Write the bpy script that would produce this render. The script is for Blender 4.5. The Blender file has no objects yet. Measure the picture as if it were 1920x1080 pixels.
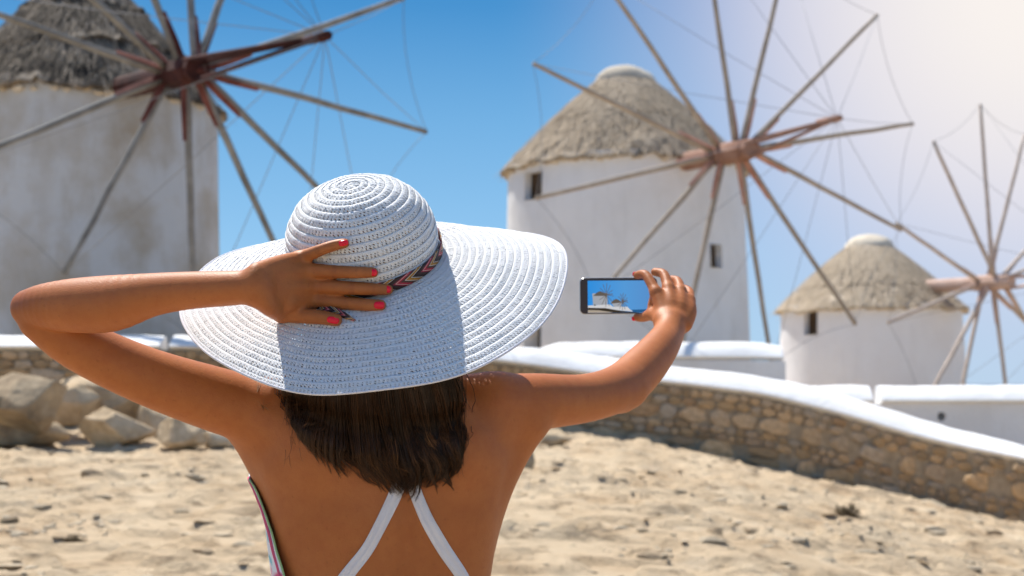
import bpy, bmesh, math, random
import numpy as np
from mathutils import Vector, Matrix
from mathutils.bvhtree import BVHTree
random.seed(7); RNG = np.random.default_rng(7)
S = bpy.context.scene; COL = S.collection
rad = math.radians

# ------------------------------------------------------------------ camera
F = 1920*50/36.0; CZ = 1.35; TH = math.atan(175/F)
cam_d = bpy.data.cameras.new('camera'); cam = bpy.data.objects.new('camera', cam_d); COL.objects.link(cam)
cam.location = (0, 0, CZ); cam.rotation_euler = (math.pi/2+TH, 0, 0)
cam_d.lens = 50; cam_d.sensor_width = 36; cam_d.clip_end = 8000; cam_d.clip_start = .05
cam_d.dof.use_dof = True; cam_d.dof.focus_distance = 1.88; cam_d.dof.aperture_fstop = 7.2
S.camera = cam
RM = np.array([[1,0,0],[0,math.cos(TH),-math.sin(TH)],[0,math.sin(TH),math.cos(TH)]])

# ------------------------------------------------------------------ sky, sun, exposure
EXPO, SKY_S = .50, .125
SUN_AZ, SUN_EL = -36.0, 60.0          # degrees from +Y towards -X, elevation
w = bpy.data.worlds.new('World'); S.world = w; w.use_nodes = True
nt = w.node_tree; nt.nodes.clear()
N = nt.nodes.new; Lk = nt.links.new
sky = N('ShaderNodeTexSky'); sky.sky_type = 'NISHITA'; sky.sun_disc = False
sky.sun_elevation = rad(SUN_EL); sky.sun_rotation = rad(SUN_AZ); sky.altitude = 0; sky.air_density = 1.0; sky.dust_density = .3; sky.ozone_density = 2.5
tc = N('ShaderNodeTexCoord')
sep = N('ShaderNodeSeparateXYZ'); Lk(tc.outputs['Generated'], sep.inputs[0])
KS = 1/(SKY_S*2**EXPO)                # the clear azure band above the horizon, at any azimuth
rmp = N('ShaderNodeValToRGB'); e_ = rmp.color_ramp.elements
for _ in range(4): e_.new(.5)
for i_, (p_, c_) in enumerate([(0,(.40,.64,.86)),(.09,(.27,.55,.86)),(.18,(.155,.42,.75)),(.26,(.045,.27,.61)),(.40,(.03,.20,.50)),(1,(.03,.18,.45))]):
    e_[i_].position = p_; e_[i_].color = (*c_, 1)
Lk(sep.outputs['Z'], rmp.inputs[0])
scl = N('ShaderNodeVectorMath'); scl.operation = 'SCALE'; scl.inputs['Scale'].default_value = KS; Lk(rmp.outputs[0], scl.inputs[0])
band = N('ShaderNodeMapRange'); band.interpolation_type = 'SMOOTHSTEP'; band.inputs['From Min'].default_value = .28; band.inputs['From Max'].default_value = .62
band.inputs['To Min'].default_value = .95; band.inputs['To Max'].default_value = 0; Lk(sep.outputs['Z'], band.inputs['Value'])
mix0 = N('ShaderNodeMixRGB'); Lk(band.outputs[0], mix0.inputs[0]); Lk(sky.outputs[0], mix0.inputs[1]); Lk(scl.outputs[0], mix0.inputs[2])
# lens-flare glow painted into the sky colour at the upper right
nrm = N('ShaderNodeVectorMath'); nrm.operation = 'NORMALIZE'; Lk(tc.outputs['Generated'], nrm.inputs[0])
dirv = RM @ np.array([(1980-960)/F, 1.0, -(-60-540)/F]); dirv /= np.linalg.norm(dirv)
dot = N('ShaderNodeVectorMath'); dot.operation = 'DOT_PRODUCT'; dot.inputs[1].default_value = dirv; Lk(nrm.outputs[0], dot.inputs[0])
acs = N('ShaderNodeMath'); acs.operation = 'ARCCOSINE'; Lk(dot.outputs['Value'], acs.inputs[0])
last_ = mix0.outputs[0]
for a0_, a1_, top_, col_ in ((21.5, 6, .88, (.68,.66,.80)), (14.5, 1.5, .95, (.97,.91,.86))):
    mr = N('ShaderNodeMapRange'); mr.interpolation_type = 'SMOOTHSTEP'; mr.inputs['From Min'].default_value = rad(a0_); mr.inputs['From Max'].default_value = rad(a1_); mr.inputs['To Max'].default_value = top_
    Lk(acs.outputs[0], mr.inputs['Value']); mix = N('ShaderNodeMixRGB'); mix.inputs[2].default_value = (col_[0]*KS, col_[1]*KS, col_[2]*KS, 1)
    Lk(mr.outputs[0], mix.inputs[0]); Lk(last_, mix.inputs[1]); last_ = mix.outputs[0]
bg = N('ShaderNodeBackground'); bg.inputs['Strength'].default_value = SKY_S
Lk(mix.outputs[0], bg.inputs['Color'])
wo = N('ShaderNodeOutputWorld'); Lk(bg.outputs[0], wo.inputs['Surface'])
sl = bpy.data.lights.new('sun', 'SUN'); sl.energy = 5.0; sl.angle = rad(.53); sl.color = (1, .95, .87)
so = bpy.data.objects.new('sun', sl); COL.objects.link(so)
sd = Vector((math.sin(rad(SUN_AZ))*math.cos(rad(SUN_EL)), math.cos(rad(SUN_AZ))*math.cos(rad(SUN_EL)), math.sin(rad(SUN_EL))))
so.rotation_euler = sd.to_track_quat('Z', 'Y').to_euler(); so.location = sd*60
vs = S.view_settings; vs.view_transform = 'Standard'; vs.look = 'None'; vs.gamma = 1; vs.use_curve_mapping = False; vs.exposure = EXPO
S.cycles.max_bounces = 8; S.cycles.transparent_max_bounces = 16

# ------------------------------------------------------------------ helpers
def cp(px, py, d): return np.array([(px-960)/F*d, -(py-540)/F*d, -d])
def c2w(p):
    p = np.atleast_2d(p); q = np.stack([p[:,0], -p[:,2], p[:,1]], 1)
    return q@RM.T + np.array([0,0,CZ])
def w2c(p):
    q = (np.atleast_2d(p)-np.array([0,0,CZ]))@RM
    return np.stack([q[:,0], q[:,2], -q[:,1]], 1)
def P(px, py, d): return c2w(cp(px, py, d))[0]
def proj(wp):
    q = w2c(wp); return np.stack([960+F*q[:,0]/-q[:,2], 540-F*q[:,1]/-q[:,2]], 1)

def mesh(name, v, f, mats=None, smooth=True, uv=None, fm=None, attrs=None):
    me = bpy.data.meshes.new(name)
    v = np.asarray(v, dtype=np.float32)
    if isinstance(f, np.ndarray):
        k = f.shape[1]
        me.vertices.add(len(v)); me.vertices.foreach_set('co', v.ravel())
        me.loops.add(f.size); me.loops.foreach_set('vertex_index', f.astype(np.int32).ravel())
        me.polygons.add(len(f)); me.polygons.foreach_set('loop_start', (np.arange(len(f))*k).astype(np.int32))
        me.update(calc_edges=True); me.validate()
    else:
        me.from_pydata([tuple(map(float, x)) for x in v], [], f); me.update()
    me.polygons.foreach_set('use_smooth', np.full(len(me.polygons), smooth))
    for m in (mats if isinstance(mats, (list, tuple)) else [mats] if mats else []): me.materials.append(m)
    if uv is not None:
        l = me.uv_layers.new(name='UVMap'); l.data.foreach_set('uv', np.asarray(uv, dtype=np.float32).ravel())
    if fm is not None: me.polygons.foreach_set('material_index', np.asarray(fm, dtype=np.int32))
    for k_, a in (attrs or {}).items():
        at = me.attributes.new(k_, 'FLOAT', 'POINT'); at.data.foreach_set('value', np.asarray(a, dtype=np.float32))
    return me
def obj(name, me, parent=None, label=None, cat=None, group=None, kind=None, loc=None):
    o = bpy.data.objects.new(name, me); COL.objects.link(o)
    if parent: o.parent = parent; o.matrix_parent_inverse = Matrix.Identity(4)
    if loc is not None: o.location = loc
    for k_, x in (('label', label), ('category', cat), ('group', group), ('kind', kind)):
        if x: o[k_] = x
    return o
def empty(name, loc, label, cat, group=None):
    return obj(name, None, None, label, cat, group, None, loc)
def loc_of(p):  # world offset of parent
    return np.array(p.location) if p else np.zeros(3)

def vnoise(p, seed=0):          # value noise, p (n,3)
    i = np.floor(p).astype(np.int64); f = p-i; f = f*f*(3-2*f)
    def h(a):
        n = (a[:,0]*374761393 + a[:,1]*668265263 + a[:,2]*2147483647 + seed*1274126177) & 0xffffffff
        n = ((n ^ (n >> 13))*1274126177) & 0xffffffff
        n = ((n ^ (n >> 15))*2246822519) & 0xffffffff
        return ((n ^ (n >> 16)) & 0xffffff)/float(0xffffff)
    r = 0
    for dx in (0,1):
        for dy in (0,1):
            for dz in (0,1):
                wt = (f[:,0] if dx else 1-f[:,0])*(f[:,1] if dy else 1-f[:,1])*(f[:,2] if dz else 1-f[:,2])
                r = r + wt*h(i+np.array([dx,dy,dz]))
    return r*2-1
def fbm(p, o=4, seed=0):
    r = 0; a = 1.0; s = 0
    for k in range(o): r = r + a*vnoise(p*2.03**k+17.3*k, seed+k); s += a; a *= .5
    return r/s

def tube(path, radii, sides=10, caps=True, squash=1.0):
    path = np.asarray(path, float); n = len(path); radii = np.broadcast_to(radii, (n,))
    t = np.gradient(path, axis=0); t /= np.linalg.norm(t, axis=1)[:,None]
    up = np.array([0,0,1.]) if abs(t[0][2]) < .9 else np.array([1.,0,0])
    a = np.cross(t, up); a /= np.linalg.norm(a, axis=1)[:,None]; b = np.cross(t, a)
    th = np.arange(sides)*2*math.pi/sides
    v = path[:,None]+radii[:,None,None]*(np.cos(th)[None,:,None]*a[:,None]+squash*np.sin(th)[None,:,None]*b[:,None])
    v = v.reshape(-1,3); f = []
    for i in range(n-1):
        for j in range(sides):
            k = (j+1) % sides; f.append((i*sides+j, i*sides+k, (i+1)*sides+k, (i+1)*sides+j))
    if caps: f.append(tuple(range(sides))[::-1]); f.append(tuple(range((n-1)*sides, n*sides)))
    return v, f
def join(parts):
    V, Fs, o = [], [], 0
    for v, f in parts:
        V.append(v); Fs += [tuple(i+o for i in q) for q in f]; o += len(v)
    return np.concatenate(V), Fs
def box(c, s, rz=0.0, bev=0.0):
    v = np.array([(x,y,z) for x in (-1,1) for y in (-1,1) for z in (-1,1)], float)*np.array(s)/2
    c_, s_ = math.cos(rz), math.sin(rz); v = np.stack([v[:,0]*c_-v[:,1]*s_, v[:,0]*s_+v[:,1]*c_, v[:,2]], 1)+np.array(c)
    return v, [(0,1,3,2),(4,6,7,5),(0,4,5,1),(2,3,7,6),(0,2,6,4),(1,5,7,3)]

# ------------------------------------------------------------------ materials
def mat(name, base=(.5,.5,.5), rough=.8, spec=.3):
    m = bpy.data.materials.new(name); m.use_nodes = True
    b = m.node_tree.nodes['Principled BSDF']; b.inputs['Base Color'].default_value = (*base, 1)
    b.inputs['Roughness'].default_value = rough; b.inputs['Specular IOR Level'].default_value = spec
    return m, m.node_tree, b
def nz(t, scale, detail=4, rough=.55, coord='Object', vscale=None, dist=0):
    tc = t.nodes.new('ShaderNodeTexCoord'); n = t.nodes.new('ShaderNodeTexNoise')
    n.inputs['Scale'].default_value = scale; n.inputs['Detail'].default_value = detail; n.inputs['Roughness'].default_value = rough; n.inputs['Distortion'].default_value = dist
    if vscale:
        mp = t.nodes.new('ShaderNodeMapping'); mp.inputs['Scale'].default_value = vscale
        t.links.new(tc.outputs[coord], mp.inputs[0]); t.links.new(mp.outputs[0], n.inputs['Vector'])
    else: t.links.new(tc.outputs[coord], n.inputs['Vector'])
    return n.outputs['Fac']
def ramp(t, fac, stops):
    r = t.nodes.new('ShaderNodeValToRGB'); e = r.color_ramp.elements
    while len(e) < len(stops): e.new(.5)
    for k_, (p, c) in enumerate(stops): e[k_].position = p; e[k_].color = (*c, 1) if len(c) == 3 else c
    t.links.new(fac, r.inputs[0]); return r.outputs[0]
def mixc(t, fac, a, b, mode='MIX'):
    m = t.nodes.new('ShaderNodeMixRGB'); m.blend_type = mode
    for i, x in ((0, fac), (1, a), (2, b)):
        if isinstance(x, (int, float)): m.inputs[i].default_value = x
        elif isinstance(x, tuple): m.inputs[i].default_value = (*x, 1)
        else: t.links.new(x, m.inputs[i])
    return m.outputs[0]
def bump(t, b, h, strength=.5, dist=.01, prev=None):
    n = t.nodes.new('ShaderNodeBump'); n.inputs['Strength'].default_value = strength; n.inputs['Distance'].default_value = dist
    t.links.new(h, n.inputs['Height'])
    if prev is not None: t.links.new(prev, n.inputs['Normal'])
    t.links.new(n.outputs[0], b.inputs['Normal']); return n.outputs[0]
def setc(t, b, c): t.links.new(c, b.inputs['Base Color'])

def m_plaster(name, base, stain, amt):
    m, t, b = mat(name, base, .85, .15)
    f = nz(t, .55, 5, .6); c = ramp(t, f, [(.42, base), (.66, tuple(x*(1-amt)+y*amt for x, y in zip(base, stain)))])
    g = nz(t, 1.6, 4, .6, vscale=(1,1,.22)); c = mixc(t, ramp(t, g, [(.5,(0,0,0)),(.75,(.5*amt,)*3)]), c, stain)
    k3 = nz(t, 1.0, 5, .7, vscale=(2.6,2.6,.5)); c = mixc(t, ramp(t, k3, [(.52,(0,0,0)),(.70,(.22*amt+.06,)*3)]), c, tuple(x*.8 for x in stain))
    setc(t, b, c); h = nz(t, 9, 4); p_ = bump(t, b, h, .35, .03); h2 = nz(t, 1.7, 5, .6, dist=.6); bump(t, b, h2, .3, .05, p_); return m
M = {}
M['lime'] = m_plaster('whitewash', (.78,.78,.78), (.55,.53,.50), .35)
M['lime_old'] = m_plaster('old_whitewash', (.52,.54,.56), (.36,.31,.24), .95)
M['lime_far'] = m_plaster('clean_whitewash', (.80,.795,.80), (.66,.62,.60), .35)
M['coping'] = m_plaster('coping_paint', (.88,.88,.87), (.70,.68,.65), .45)
M['cream'] = m_plaster('cream_plaster', (.62,.55,.44), (.50,.42,.32), .7)

def m_ground():
    m, t, b = mat('sand', (.5,.4,.28), .95, .1)
    f = nz(t, .9, 6, .62); c = ramp(t, f, [(.3,(.43,.30,.18)),(.43,(.60,.455,.295)),(.7,(.70,.565,.39))])
    g = nz(t, 7, 6, .7, vscale=(.5,1,1)); c = mixc(t, ramp(t, g, [(.33,(.85,)*3),(.47,(0,0,0))]), c, (.25,.18,.115))
    g2 = nz(t, 3.1, 5, .65, vscale=(.6,1,1)); c = mixc(t, ramp(t, g2, [(.60,(0,0,0)),(.75,(.5,)*3)]), c, (.66,.57,.44))
    setc(t, b, c); h = nz(t, 24, 6, .7, vscale=(.6,1,1)); p = bump(t, b, h, 1.0, .05); h2 = nz(t, 120, 3, .7); bump(t, b, h2, .5, .006, p); return m
M['sand'] = m_ground()

def m_rock(name, c0, c1, c2, sc=3.0, rnd=False):
    m, t, b = mat(name, c1, .9, .2)
    f = nz(t, sc, 6, .65); c = ramp(t, f, [(.3,c0),(.5,c1),(.72,c2)])
    if rnd:
        oi = t.nodes.new('ShaderNodeObjectInfo')
        r = ramp(t, oi.outputs['Random'], [(0,(.58,.52,.45)),(.2,(1.0,.84,.64)),(.4,(.84,.86,.92)),(.6,(1.22,1.02,.78)),(.8,(.92,.90,.90)),(1,(.80,.62,.46))])
        c = mixc(t, 1.0, c, r, 'MULTIPLY')
    g = nz(t, sc*9, 4, .7); c = mixc(t, ramp(t, g, [(.25,(.5,)*3),(.45,(0,0,0))]), c, tuple(x*.45 for x in c0))
    setc(t, b, c); h = nz(t, sc*5, 7, .65); bump(t, b, h, .6, .03); return m
M['stone'] = m_rock('wall_stone', (.40,.30,.20), (.56,.44,.30), (.72,.59,.43), 5, True)
M['mortar'] = m_rock('wall_mortar', (.28,.21,.135), (.40,.305,.20), (.52,.41,.28), 6)
M['granite'] = m_rock('granite', (.30,.21,.12), (.50,.375,.235), (.68,.54,.37), 2.6)
M['greyrock'] = m_rock('grey_granite', (.20,.145,.09), (.35,.265,.17), (.52,.41,.275), 2.6)
M['pale'] = m_rock('pale_stone', (.36,.29,.20), (.50,.41,.29), (.60,.51,.38), 3)

def m_wood(name, base, base2, rough=.8, sc=1.0):
    m, t, b = mat(name, base, rough, .2)
    f = nz(t, 2.2*sc, 5, .6); c = ramp(t, f, [(.35, base),(.65, base2)]); setc(t, b, c)
    h = nz(t, 30*sc, 3); bump(t, b, h, .4, .01); return m
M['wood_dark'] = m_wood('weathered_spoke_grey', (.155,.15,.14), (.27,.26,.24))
M['wood_tan'] = m_wood('weathered_spoke_flare_tan', (.30,.245,.19), (.42,.35,.28))  # lens-flare wash over the middle mill is put into this wood colour
M['wood_pink'] = m_wood('weathered_spoke_flare_pale', (.42,.34,.28), (.55,.46,.39))  # paler still: flare wash over the far right mill mixed into the wood
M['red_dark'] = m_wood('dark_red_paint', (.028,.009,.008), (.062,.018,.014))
M['red_tan'] = m_wood('flare_washed_red_paint', (.24,.125,.085), (.35,.21,.155))  # middle mill's red, lightened to carry the lens-flare wash
M['red_pink'] = m_wood('flare_paled_red_paint', (.45,.30,.23), (.55,.40,.33))  # far right mill's red, paled in colour for the flare over it
M['root1'] = m_wood('worn_red_paint', (.075,.022,.02), (.20,.075,.06)); M['root2'] = m_wood('flare_washed_root_red', (.36,.17,.12), (.50,.29,.22))  # root2 holds the middle mill's lens-flare wash in its colour
M['wire'] = mat('wire_steel', (.20,.21,.23), .5, .5)[0]
M['window'] = m_wood('shutter_brown', (.075,.048,.03), (.12,.08,.05))
M['doorwood'] = m_wood('door_brown', (.05,.04,.035), (.10,.08,.065))

def m_thatch(name, dark, midc, light, patch=None):
    m, t, b = mat(name, midc, .95, .1)
    f = nz(t, 1.0, 5, .65, coord='UV', vscale=(14,2.2,1)); c = ramp(t, f, [(.30,dark),(.48,midc),(.70,light)])
    g = nz(t, 1.0, 4, .6, coord='UV', vscale=(1.3,1.1,1))
    if patch: c = mixc(t, ramp(t, g, [(.47,(0,0,0)),(.56,(.9,)*3)]), c, patch)
    setc(t, b, c); h = nz(t, 1.0, 6, .7, coord='UV', vscale=(26,5,1)); bump(t, b, h, 1.0, .08); return m
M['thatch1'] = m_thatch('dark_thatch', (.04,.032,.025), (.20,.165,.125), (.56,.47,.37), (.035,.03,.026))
M['thatch2'] = m_thatch('tan_thatch', (.27,.21,.15), (.42,.34,.25), (.56,.47,.36))  # thatch colour paled with the lens-flare wash over the middle roof
M['thatch3'] = m_thatch('pale_thatch', (.34,.27,.19), (.50,.41,.30), (.66,.56,.44))  # light tone includes the flare wash painted onto the far right roof
M['leaf'] = mat('dry_twig', (.16,.12,.07), .9, .1)[0]

# ------------------------------------------------------------------ ground
def sp(x, k=.8): return np.logaddexp(0, x/k)*k
def ground_base(X, Y):
    g = .025*(np.minimum(Y, 25)-2) - .2*sp(X-.9)*np.clip(Y/8, 0, 1)
    tz = .9 - .2*sp(X-2)
    tz = np.maximum(tz, -6)
    wy = wall_y(X)
    k = np.clip((Y-wy-.1)/.5, 0, 1)
    g = np.where(Y > wy+.1, g*(1-k)+tz*k, g)
    far = np.clip((Y-70)/150, 0, 1); g = g*(1-far) + (-14)*far
    side = np.clip((np.abs(X)-40)/100, 0, 1); sy_ = side*np.clip((Y+5)/40, 0, 1); g = g*(1-sy_)+(-14)*sy_
    return g
WP = [(-260,628,650,24),(320,628,650,24),(600,633,655,24.3),(926,648,674,24.8),(1006,652,685,25),(1139,669,704,25),(1272,688,718,24.8),(1431,704,738,24.4),(1537,725,765,24),(1612,749,785,23.6),(1697,775,812,23.2),(1803,805,838,22.7),(1920,834,860,22),(2100,880,905,21.2),(2300,930,955,20.4)]
WPT = np.array([P(a, b_, d) for a, b_, c_, d in WP]); WPB = np.array([P(a, c_, d) for a, b_, c_, d in WP])
def wall_y(X): return np.interp(X, WPT[:,0], WPT[:,1])
def sand_bumps(X, Y):
    p = np.stack([X*.55, Y, 0*X], 1)
    n1 = fbm(p*1.1, 4, 3); n2 = fbm(np.stack([X*1.3, Y*2.4, 0*X], 1)+9, 4, 5); n3 = fbm(np.stack([X*4.5, Y*8, 0*X], 1), 3, 8)
    led = np.clip((n2-.12)*9, 0, 1)*.075*(.6+.6*n1)
    led2 = np.clip((fbm(np.stack([X*3.1, Y*5.5, 0*X], 1)+31, 3, 12)-.2)*16, 0, 1)*.05
    return .045*n1 + led + led2 + .016*n3
def ground_z(X, Y):
    X = np.atleast_1d(np.asarray(X, float)); Y = np.atleast_1d(np.asarray(Y, float))
    near = np.clip((Y-3.2)/2.5, 0, 1)*np.clip((60-Y)/20, 0, 1)
    return ground_base(X, Y) + sand_bumps(X, Y)*near
ys = np.concatenate([[-60,-30,-12,-6,-3,-1], np.arange(0,6,.25), np.arange(6,18,.04), np.arange(18,26.4,.07), np.arange(26.6,40,.8), [44,50,60,75,95,130,200,350,700,1500,4000,7000]])
xs = np.concatenate([[-7000,-2500,-900,-400,-200,-120,-70,-45,-30,-22,-17,-14], np.arange(-12,12,.07), [12.3,13,14,16,20,26,34,45,70,120,200,400,900,2500,7000]])
GX, GY = np.meshgrid(xs, ys); gz = ground_z(GX.ravel(), GY.ravel())
nx, ny = len(xs), len(ys)
idx = np.arange(nx*ny).reshape(ny, nx)
gf = np.stack([idx[:-1,:-1], idx[:-1,1:], idx[1:,1:], idx[1:,:-1]], -1).reshape(-1, 4)
obj('ground', mesh('ground', np.stack([GX.ravel(), GY.ravel(), gz], 1), gf, M['sand']), kind='structure', label='dry sandy ground with rocky ledges')
m_sea, t_, b_ = mat('sea', (.03,.12,.2), .15, .5)
s_ = 7500; obj('sea', mesh('sea', [(-s_,-60,-9),(s_,-60,-9),(s_,s_,-9),(-s_,s_,-9)], [(0,1,2,3)], m_sea, False), kind='structure', label='blue sea beyond the land')

# ------------------------------------------------------------------ stone wall with white coping
def spline_pts(Pn, X):
    return np.stack([X, np.interp(X, Pn[:,0], Pn[:,1]), np.interp(X, Pn[:,0], Pn[:,2])], 1)
def smooth_line(Pn, xs_, wd=.35):
    o = []
    for dx in np.linspace(-wd, wd, 9): o.append(spline_pts(Pn, xs_+dx))
    r = np.mean(o, 0); r[:,0] = xs_; return r
X0, X1 = WPT[0,0], WPT[-1,0]
wallroot = empty('stone_wall', (0, 24, .5), 'long curving retaining wall of tan stones under a white coping', 'wall')
WO = loc_of(wallroot)
def strip_solid(sections):  # sections: list of (k,3) rings (closed), same k
    A = np.array(sections); n, k, _ = A.shape; f = []
    for i in range(n-1):
        for j in range(k):
            f.append((i*k+j, (i+1)*k+j, (i+1)*k+(j+1)%k, i*k+(j+1)%k))
    f.append(tuple(range(k))); f.append(tuple(range((n-1)*k, n*k))[::-1])
    return A.reshape(-1,3), f
def coping_seg(xa, xb, T, B, depth, seed, parent, name, mt, top_frac=.75):
    xs_ = np.arange(xa, xb+.001, .12); t = smooth_line(T, xs_); b = smooth_line(B, xs_)
    secs = []
    for i in range(len(xs_)):
        q0 = b[i]+np.array([0,-.06,0]); h = t[i][2]-b[i][2]
        nzv = vnoise(np.array([[xs_[i]*2.2, seed, 0.3]]), 4)[0]*.014+vnoise(np.array([[xs_[i]*6.5, seed, 0.7]]), 5)[0]*.010
        prof = [(0,0),(-.004,h*.08),(.045,h*.26),(.13,h*.52),(.25,h*.80),(.34,h*.95),(.42,h),(depth*.8,h*.99),(depth,h*.8),(depth,-.05),(.10,-.05)]
        secs.append([q0+np.array([0, a, z+ (nzv if z > h*.3 else 0)]) for a, z in prof])
    v, f = strip_solid(secs)
    v = v-loc_of(parent); me = mesh(name, v, f, mt); me.set_sharp_from_angle(angle=rad(38))
    return obj(name, me, parent)
xj = P(315,640,24)[0]
cuts = [X0, xj-.03, None, xj+.03, X1]
coping_seg(X0, xj-.03, WPT, WPB, .55, 1, wallroot, 'coping', M['coping'])
coping_seg(xj+.03, X1, WPT, WPB, .55, 2, wallroot, 'coping', M['coping'])
# wall body (mortar) just behind the stones
xs_ = np.arange(X0, X1, .25); bt = smooth_line(WPB, xs_)
secs = []
for q in bt:
    gz_ = min(ground_base(np.array([q[0]]), np.array([q[1]-.2]))[0], ground_base(np.array([q[0]+.5]), np.array([q[1]-.4]))[0])-.35
    y0, y1 = q[1]+.03, q[1]+.46
    secs.append([(q[0],y0,q[2]-.052),(q[0],y1,q[2]-.052),(q[0],y1,gz_),(q[0],y0,gz_)])
v, f = strip_solid(secs); obj('wall_core', mesh('wall_core', v-WO, f, M['mortar'], False), wallroot)
# stones
def stone_mesh(seed):
    r = np.random.default_rng(seed); n = 8
    an = (np.arange(n)+.5)*2*math.pi/n + r.normal(size=n)*.13
    c, s = np.cos(an), np.sin(an); k = (np.abs(c)**7+np.abs(s)**7)**(-1/7)*(1+r.normal(size=n)*.07)
    x, z = c*k*.5, s*k*.5
    v = [(a*.98, .5, b_*.98) for a, b_ in zip(x, z)]+[(a, -.05+r.normal()*.06, b_) for a, b_ in zip(x, z)]+[(a*.88, -.26+r.normal()*.07, b_*.84) for a, b_ in zip(x, z)]
    v.append((r.normal()*.1, -.30+r.normal()*.05, r.normal()*.1))
    f = []
    for l in range(2):
        for j in range(n): f.append((l*n+j, l*n+(j+1)%n, (l+1)*n+(j+1)%n, (l+1)*n+j))
    for j in range(n): f.append((2*n+j, 2*n+(j+1)%n, 3*n))
    return np.array(v), f
SM = [stone_mesh(100+i) for i in range(14)]
SME = [mesh('wall_stone', v_, f_, M['stone'], False) for v_, f_ in SM]
spots = []
r = np.random.default_rng(3)
zrow = 0.0
L_ = np.arange(X0+.1, X1-.3, .01); Lt = smooth_line(WPB, L_)
hmax = 2.2; zoff = .03
while zoff < hmax:
    hh = r.uniform(.12, .36); x = X0+.15+r.uniform(0,.2)
    while x < X1-.4:
        ww = hh*r.uniform(.95, 2.3)
        zc = np.interp(x+ww/2, L_, Lt[:,2])-.05-zoff-hh/2+r.normal()*.008
        yc = np.interp(x+ww/2, L_, Lt[:,1])
        gzz = ground_base(np.array([x]), np.array([yc-.2]))[0]
        if zc+hh/2 > gzz-.12:
            sl_ = (np.interp(x+ww/2+.3, L_, Lt[:,2])-np.interp(x+ww/2-.3, L_, Lt[:,2]))/.6
            spl = r.random() < .14 and hh > .17
            hs = [(zc, hh)] if not spl else [(zc+hh*.27, hh*.46), (zc-hh*.27, hh*.44)]
            for z2, h2 in hs: spots.append((x+ww/2, yc-.0, z2, ww-.010, h2-.008, math.atan(sl_)+r.normal()*.035, r.integers(14)))
        x += ww
    zoff += hh
def vis_rank(s_):
    q = proj([s_[:3]])[0]; area = s_[3]*s_[4]
    vis = (1035 < q[0] < 1930) or (q[0] < 345 and q[0] > -10 and q[1] < 720)
    return -(area+(10 if vis else 0))
spots.sort(key=vis_rank)
rest = []
for i, (x, y, z, a, b_, rt, k) in enumerate(spots):
    if i < 290:
        o = obj('stone', SME[k], wallroot); o.location = (x-WO[0], y-WO[1], z-WO[2]); o.scale = (a, .12, b_); o.rotation_euler = (0, -rt, 0)
    else:
        v_ = SM[k][0]*np.array([a,.12,b_]); c_, s2 = math.cos(-rt), math.sin(-rt)
        v_ = np.stack([v_[:,0]*c_+v_[:,2]*s2, v_[:,1], -v_[:,0]*s2+v_[:,2]*c_], 1)+np.array([x,y,z])-WO
        rest.append((v_, SM[k][1]))
if rest:
    v, f = join(rest); obj('stonework', mesh('stonework', v, f, M['stone'], False), wallroot, kind='stuff')

# white parapets on the terrace
def parapet(name, pts, zb, label, th=.5):
    T = np.array([P(a, b_, d) for a, b_, c_, d in pts]); B = np.array([P(a, c_, d) for a, b_, c_, d in pts])
    rt = empty(name, (T[0][0], T[0][1], zb), label, 'parapet')
    return rt, T, B
pa, Ta, Ba = parapet('parapet', [(1003,664,668,30),(1018,650,668,30),(1042,641,669,30),(1080,640,669,30),(1440,641,670,30.2),(1462,644,671,30.2),(1474,652,672,30.2)], .6, 'low white parapet with rounded top in front of the large mill', 0)
coping_seg(Ta[0,0], Ta[-1,0], Ta, Ba, .55, 5, pa, 'coping', M['coping'])
xa, xb = Ta[0,0]+.05, Ta[-1,0]-.02; zt = Ba[:,2].min()-.055
v, f = box(((xa+xb)/2, 30.35, (zt-.1)/2), (xb-xa, .42, zt+.1)); 
v, f = box(((xa+xb)/2, P(1200,660,30.1)[1]+.27, (zt-1)/2), (xb-xa, .44, zt+1))
obj('wall_face', mesh('wall_face', v-loc_of(pa), f, M['lime'], False), pa)
pb, Tb, Bb = parapet('parapet', [(1530,723,752,27),(1800,723,752,27),(2250,722,751,27)], .2, 'long white parapet with a round drain hole at the right edge', 0)
xj2 = P(1650,735,27)[0]
coping_seg(Tb[0,0], xj2-.03, Tb, Bb, .55, 6, pb, 'coping', M['coping']); coping_seg(xj2+.03, Tb[-1,0], Tb, Bb, .55, 7, pb, 'coping', M['coping'])
xa, xb = Tb[0,0]+.05, Tb[-1,0]-.05; zt = Bb[:,2].min()-.052; yf = P(1700,750,27)[1]+.05
# face with a real round hole
hc = P(1765,781,27.05); hr_ = .085
bm = bmesh.new()
ring = [bm.verts.new((hc[0]+hr_*math.cos(a), yf, hc[2]+hr_*math.sin(a))) for a in np.arange(24)*2*math.pi/24]
ringb = [bm.verts.new((v_.co.x, yf+.3, v_.co.z)) for v_ in ring]
cs = [bm.verts.new((x_, yf, z_)) for x_, z_ in ((xb, zt), (xa, zt), (xa, -2.5), (xb, -2.5))]
for q in range(4):
    seg = [ring[(q*6+3+i) % 24] for i in range(7)]; bm.faces.new([cs[q], cs[(q+1) % 4]]+seg[::-1])
for i in range(24): bm.faces.new([ring[i], ring[(i+1) % 24], ringb[(i+1) % 24], ringb[i]])
bm.faces.new(ringb)
bcs = [bm.verts.new((v_.co.x, yf+.42, v_.co.z)) for v_ in cs]
for q in range(4): bm.faces.new([cs[q], cs[(q+1) % 4], bcs[(q+1) % 4], bcs[q]])
bm.faces.new(bcs)
bmesh.ops.recalc_face_normals(bm, faces=bm.faces)
bmesh.ops.translate(bm, verts=bm.verts, vec=-Vector(pb.location))
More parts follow.
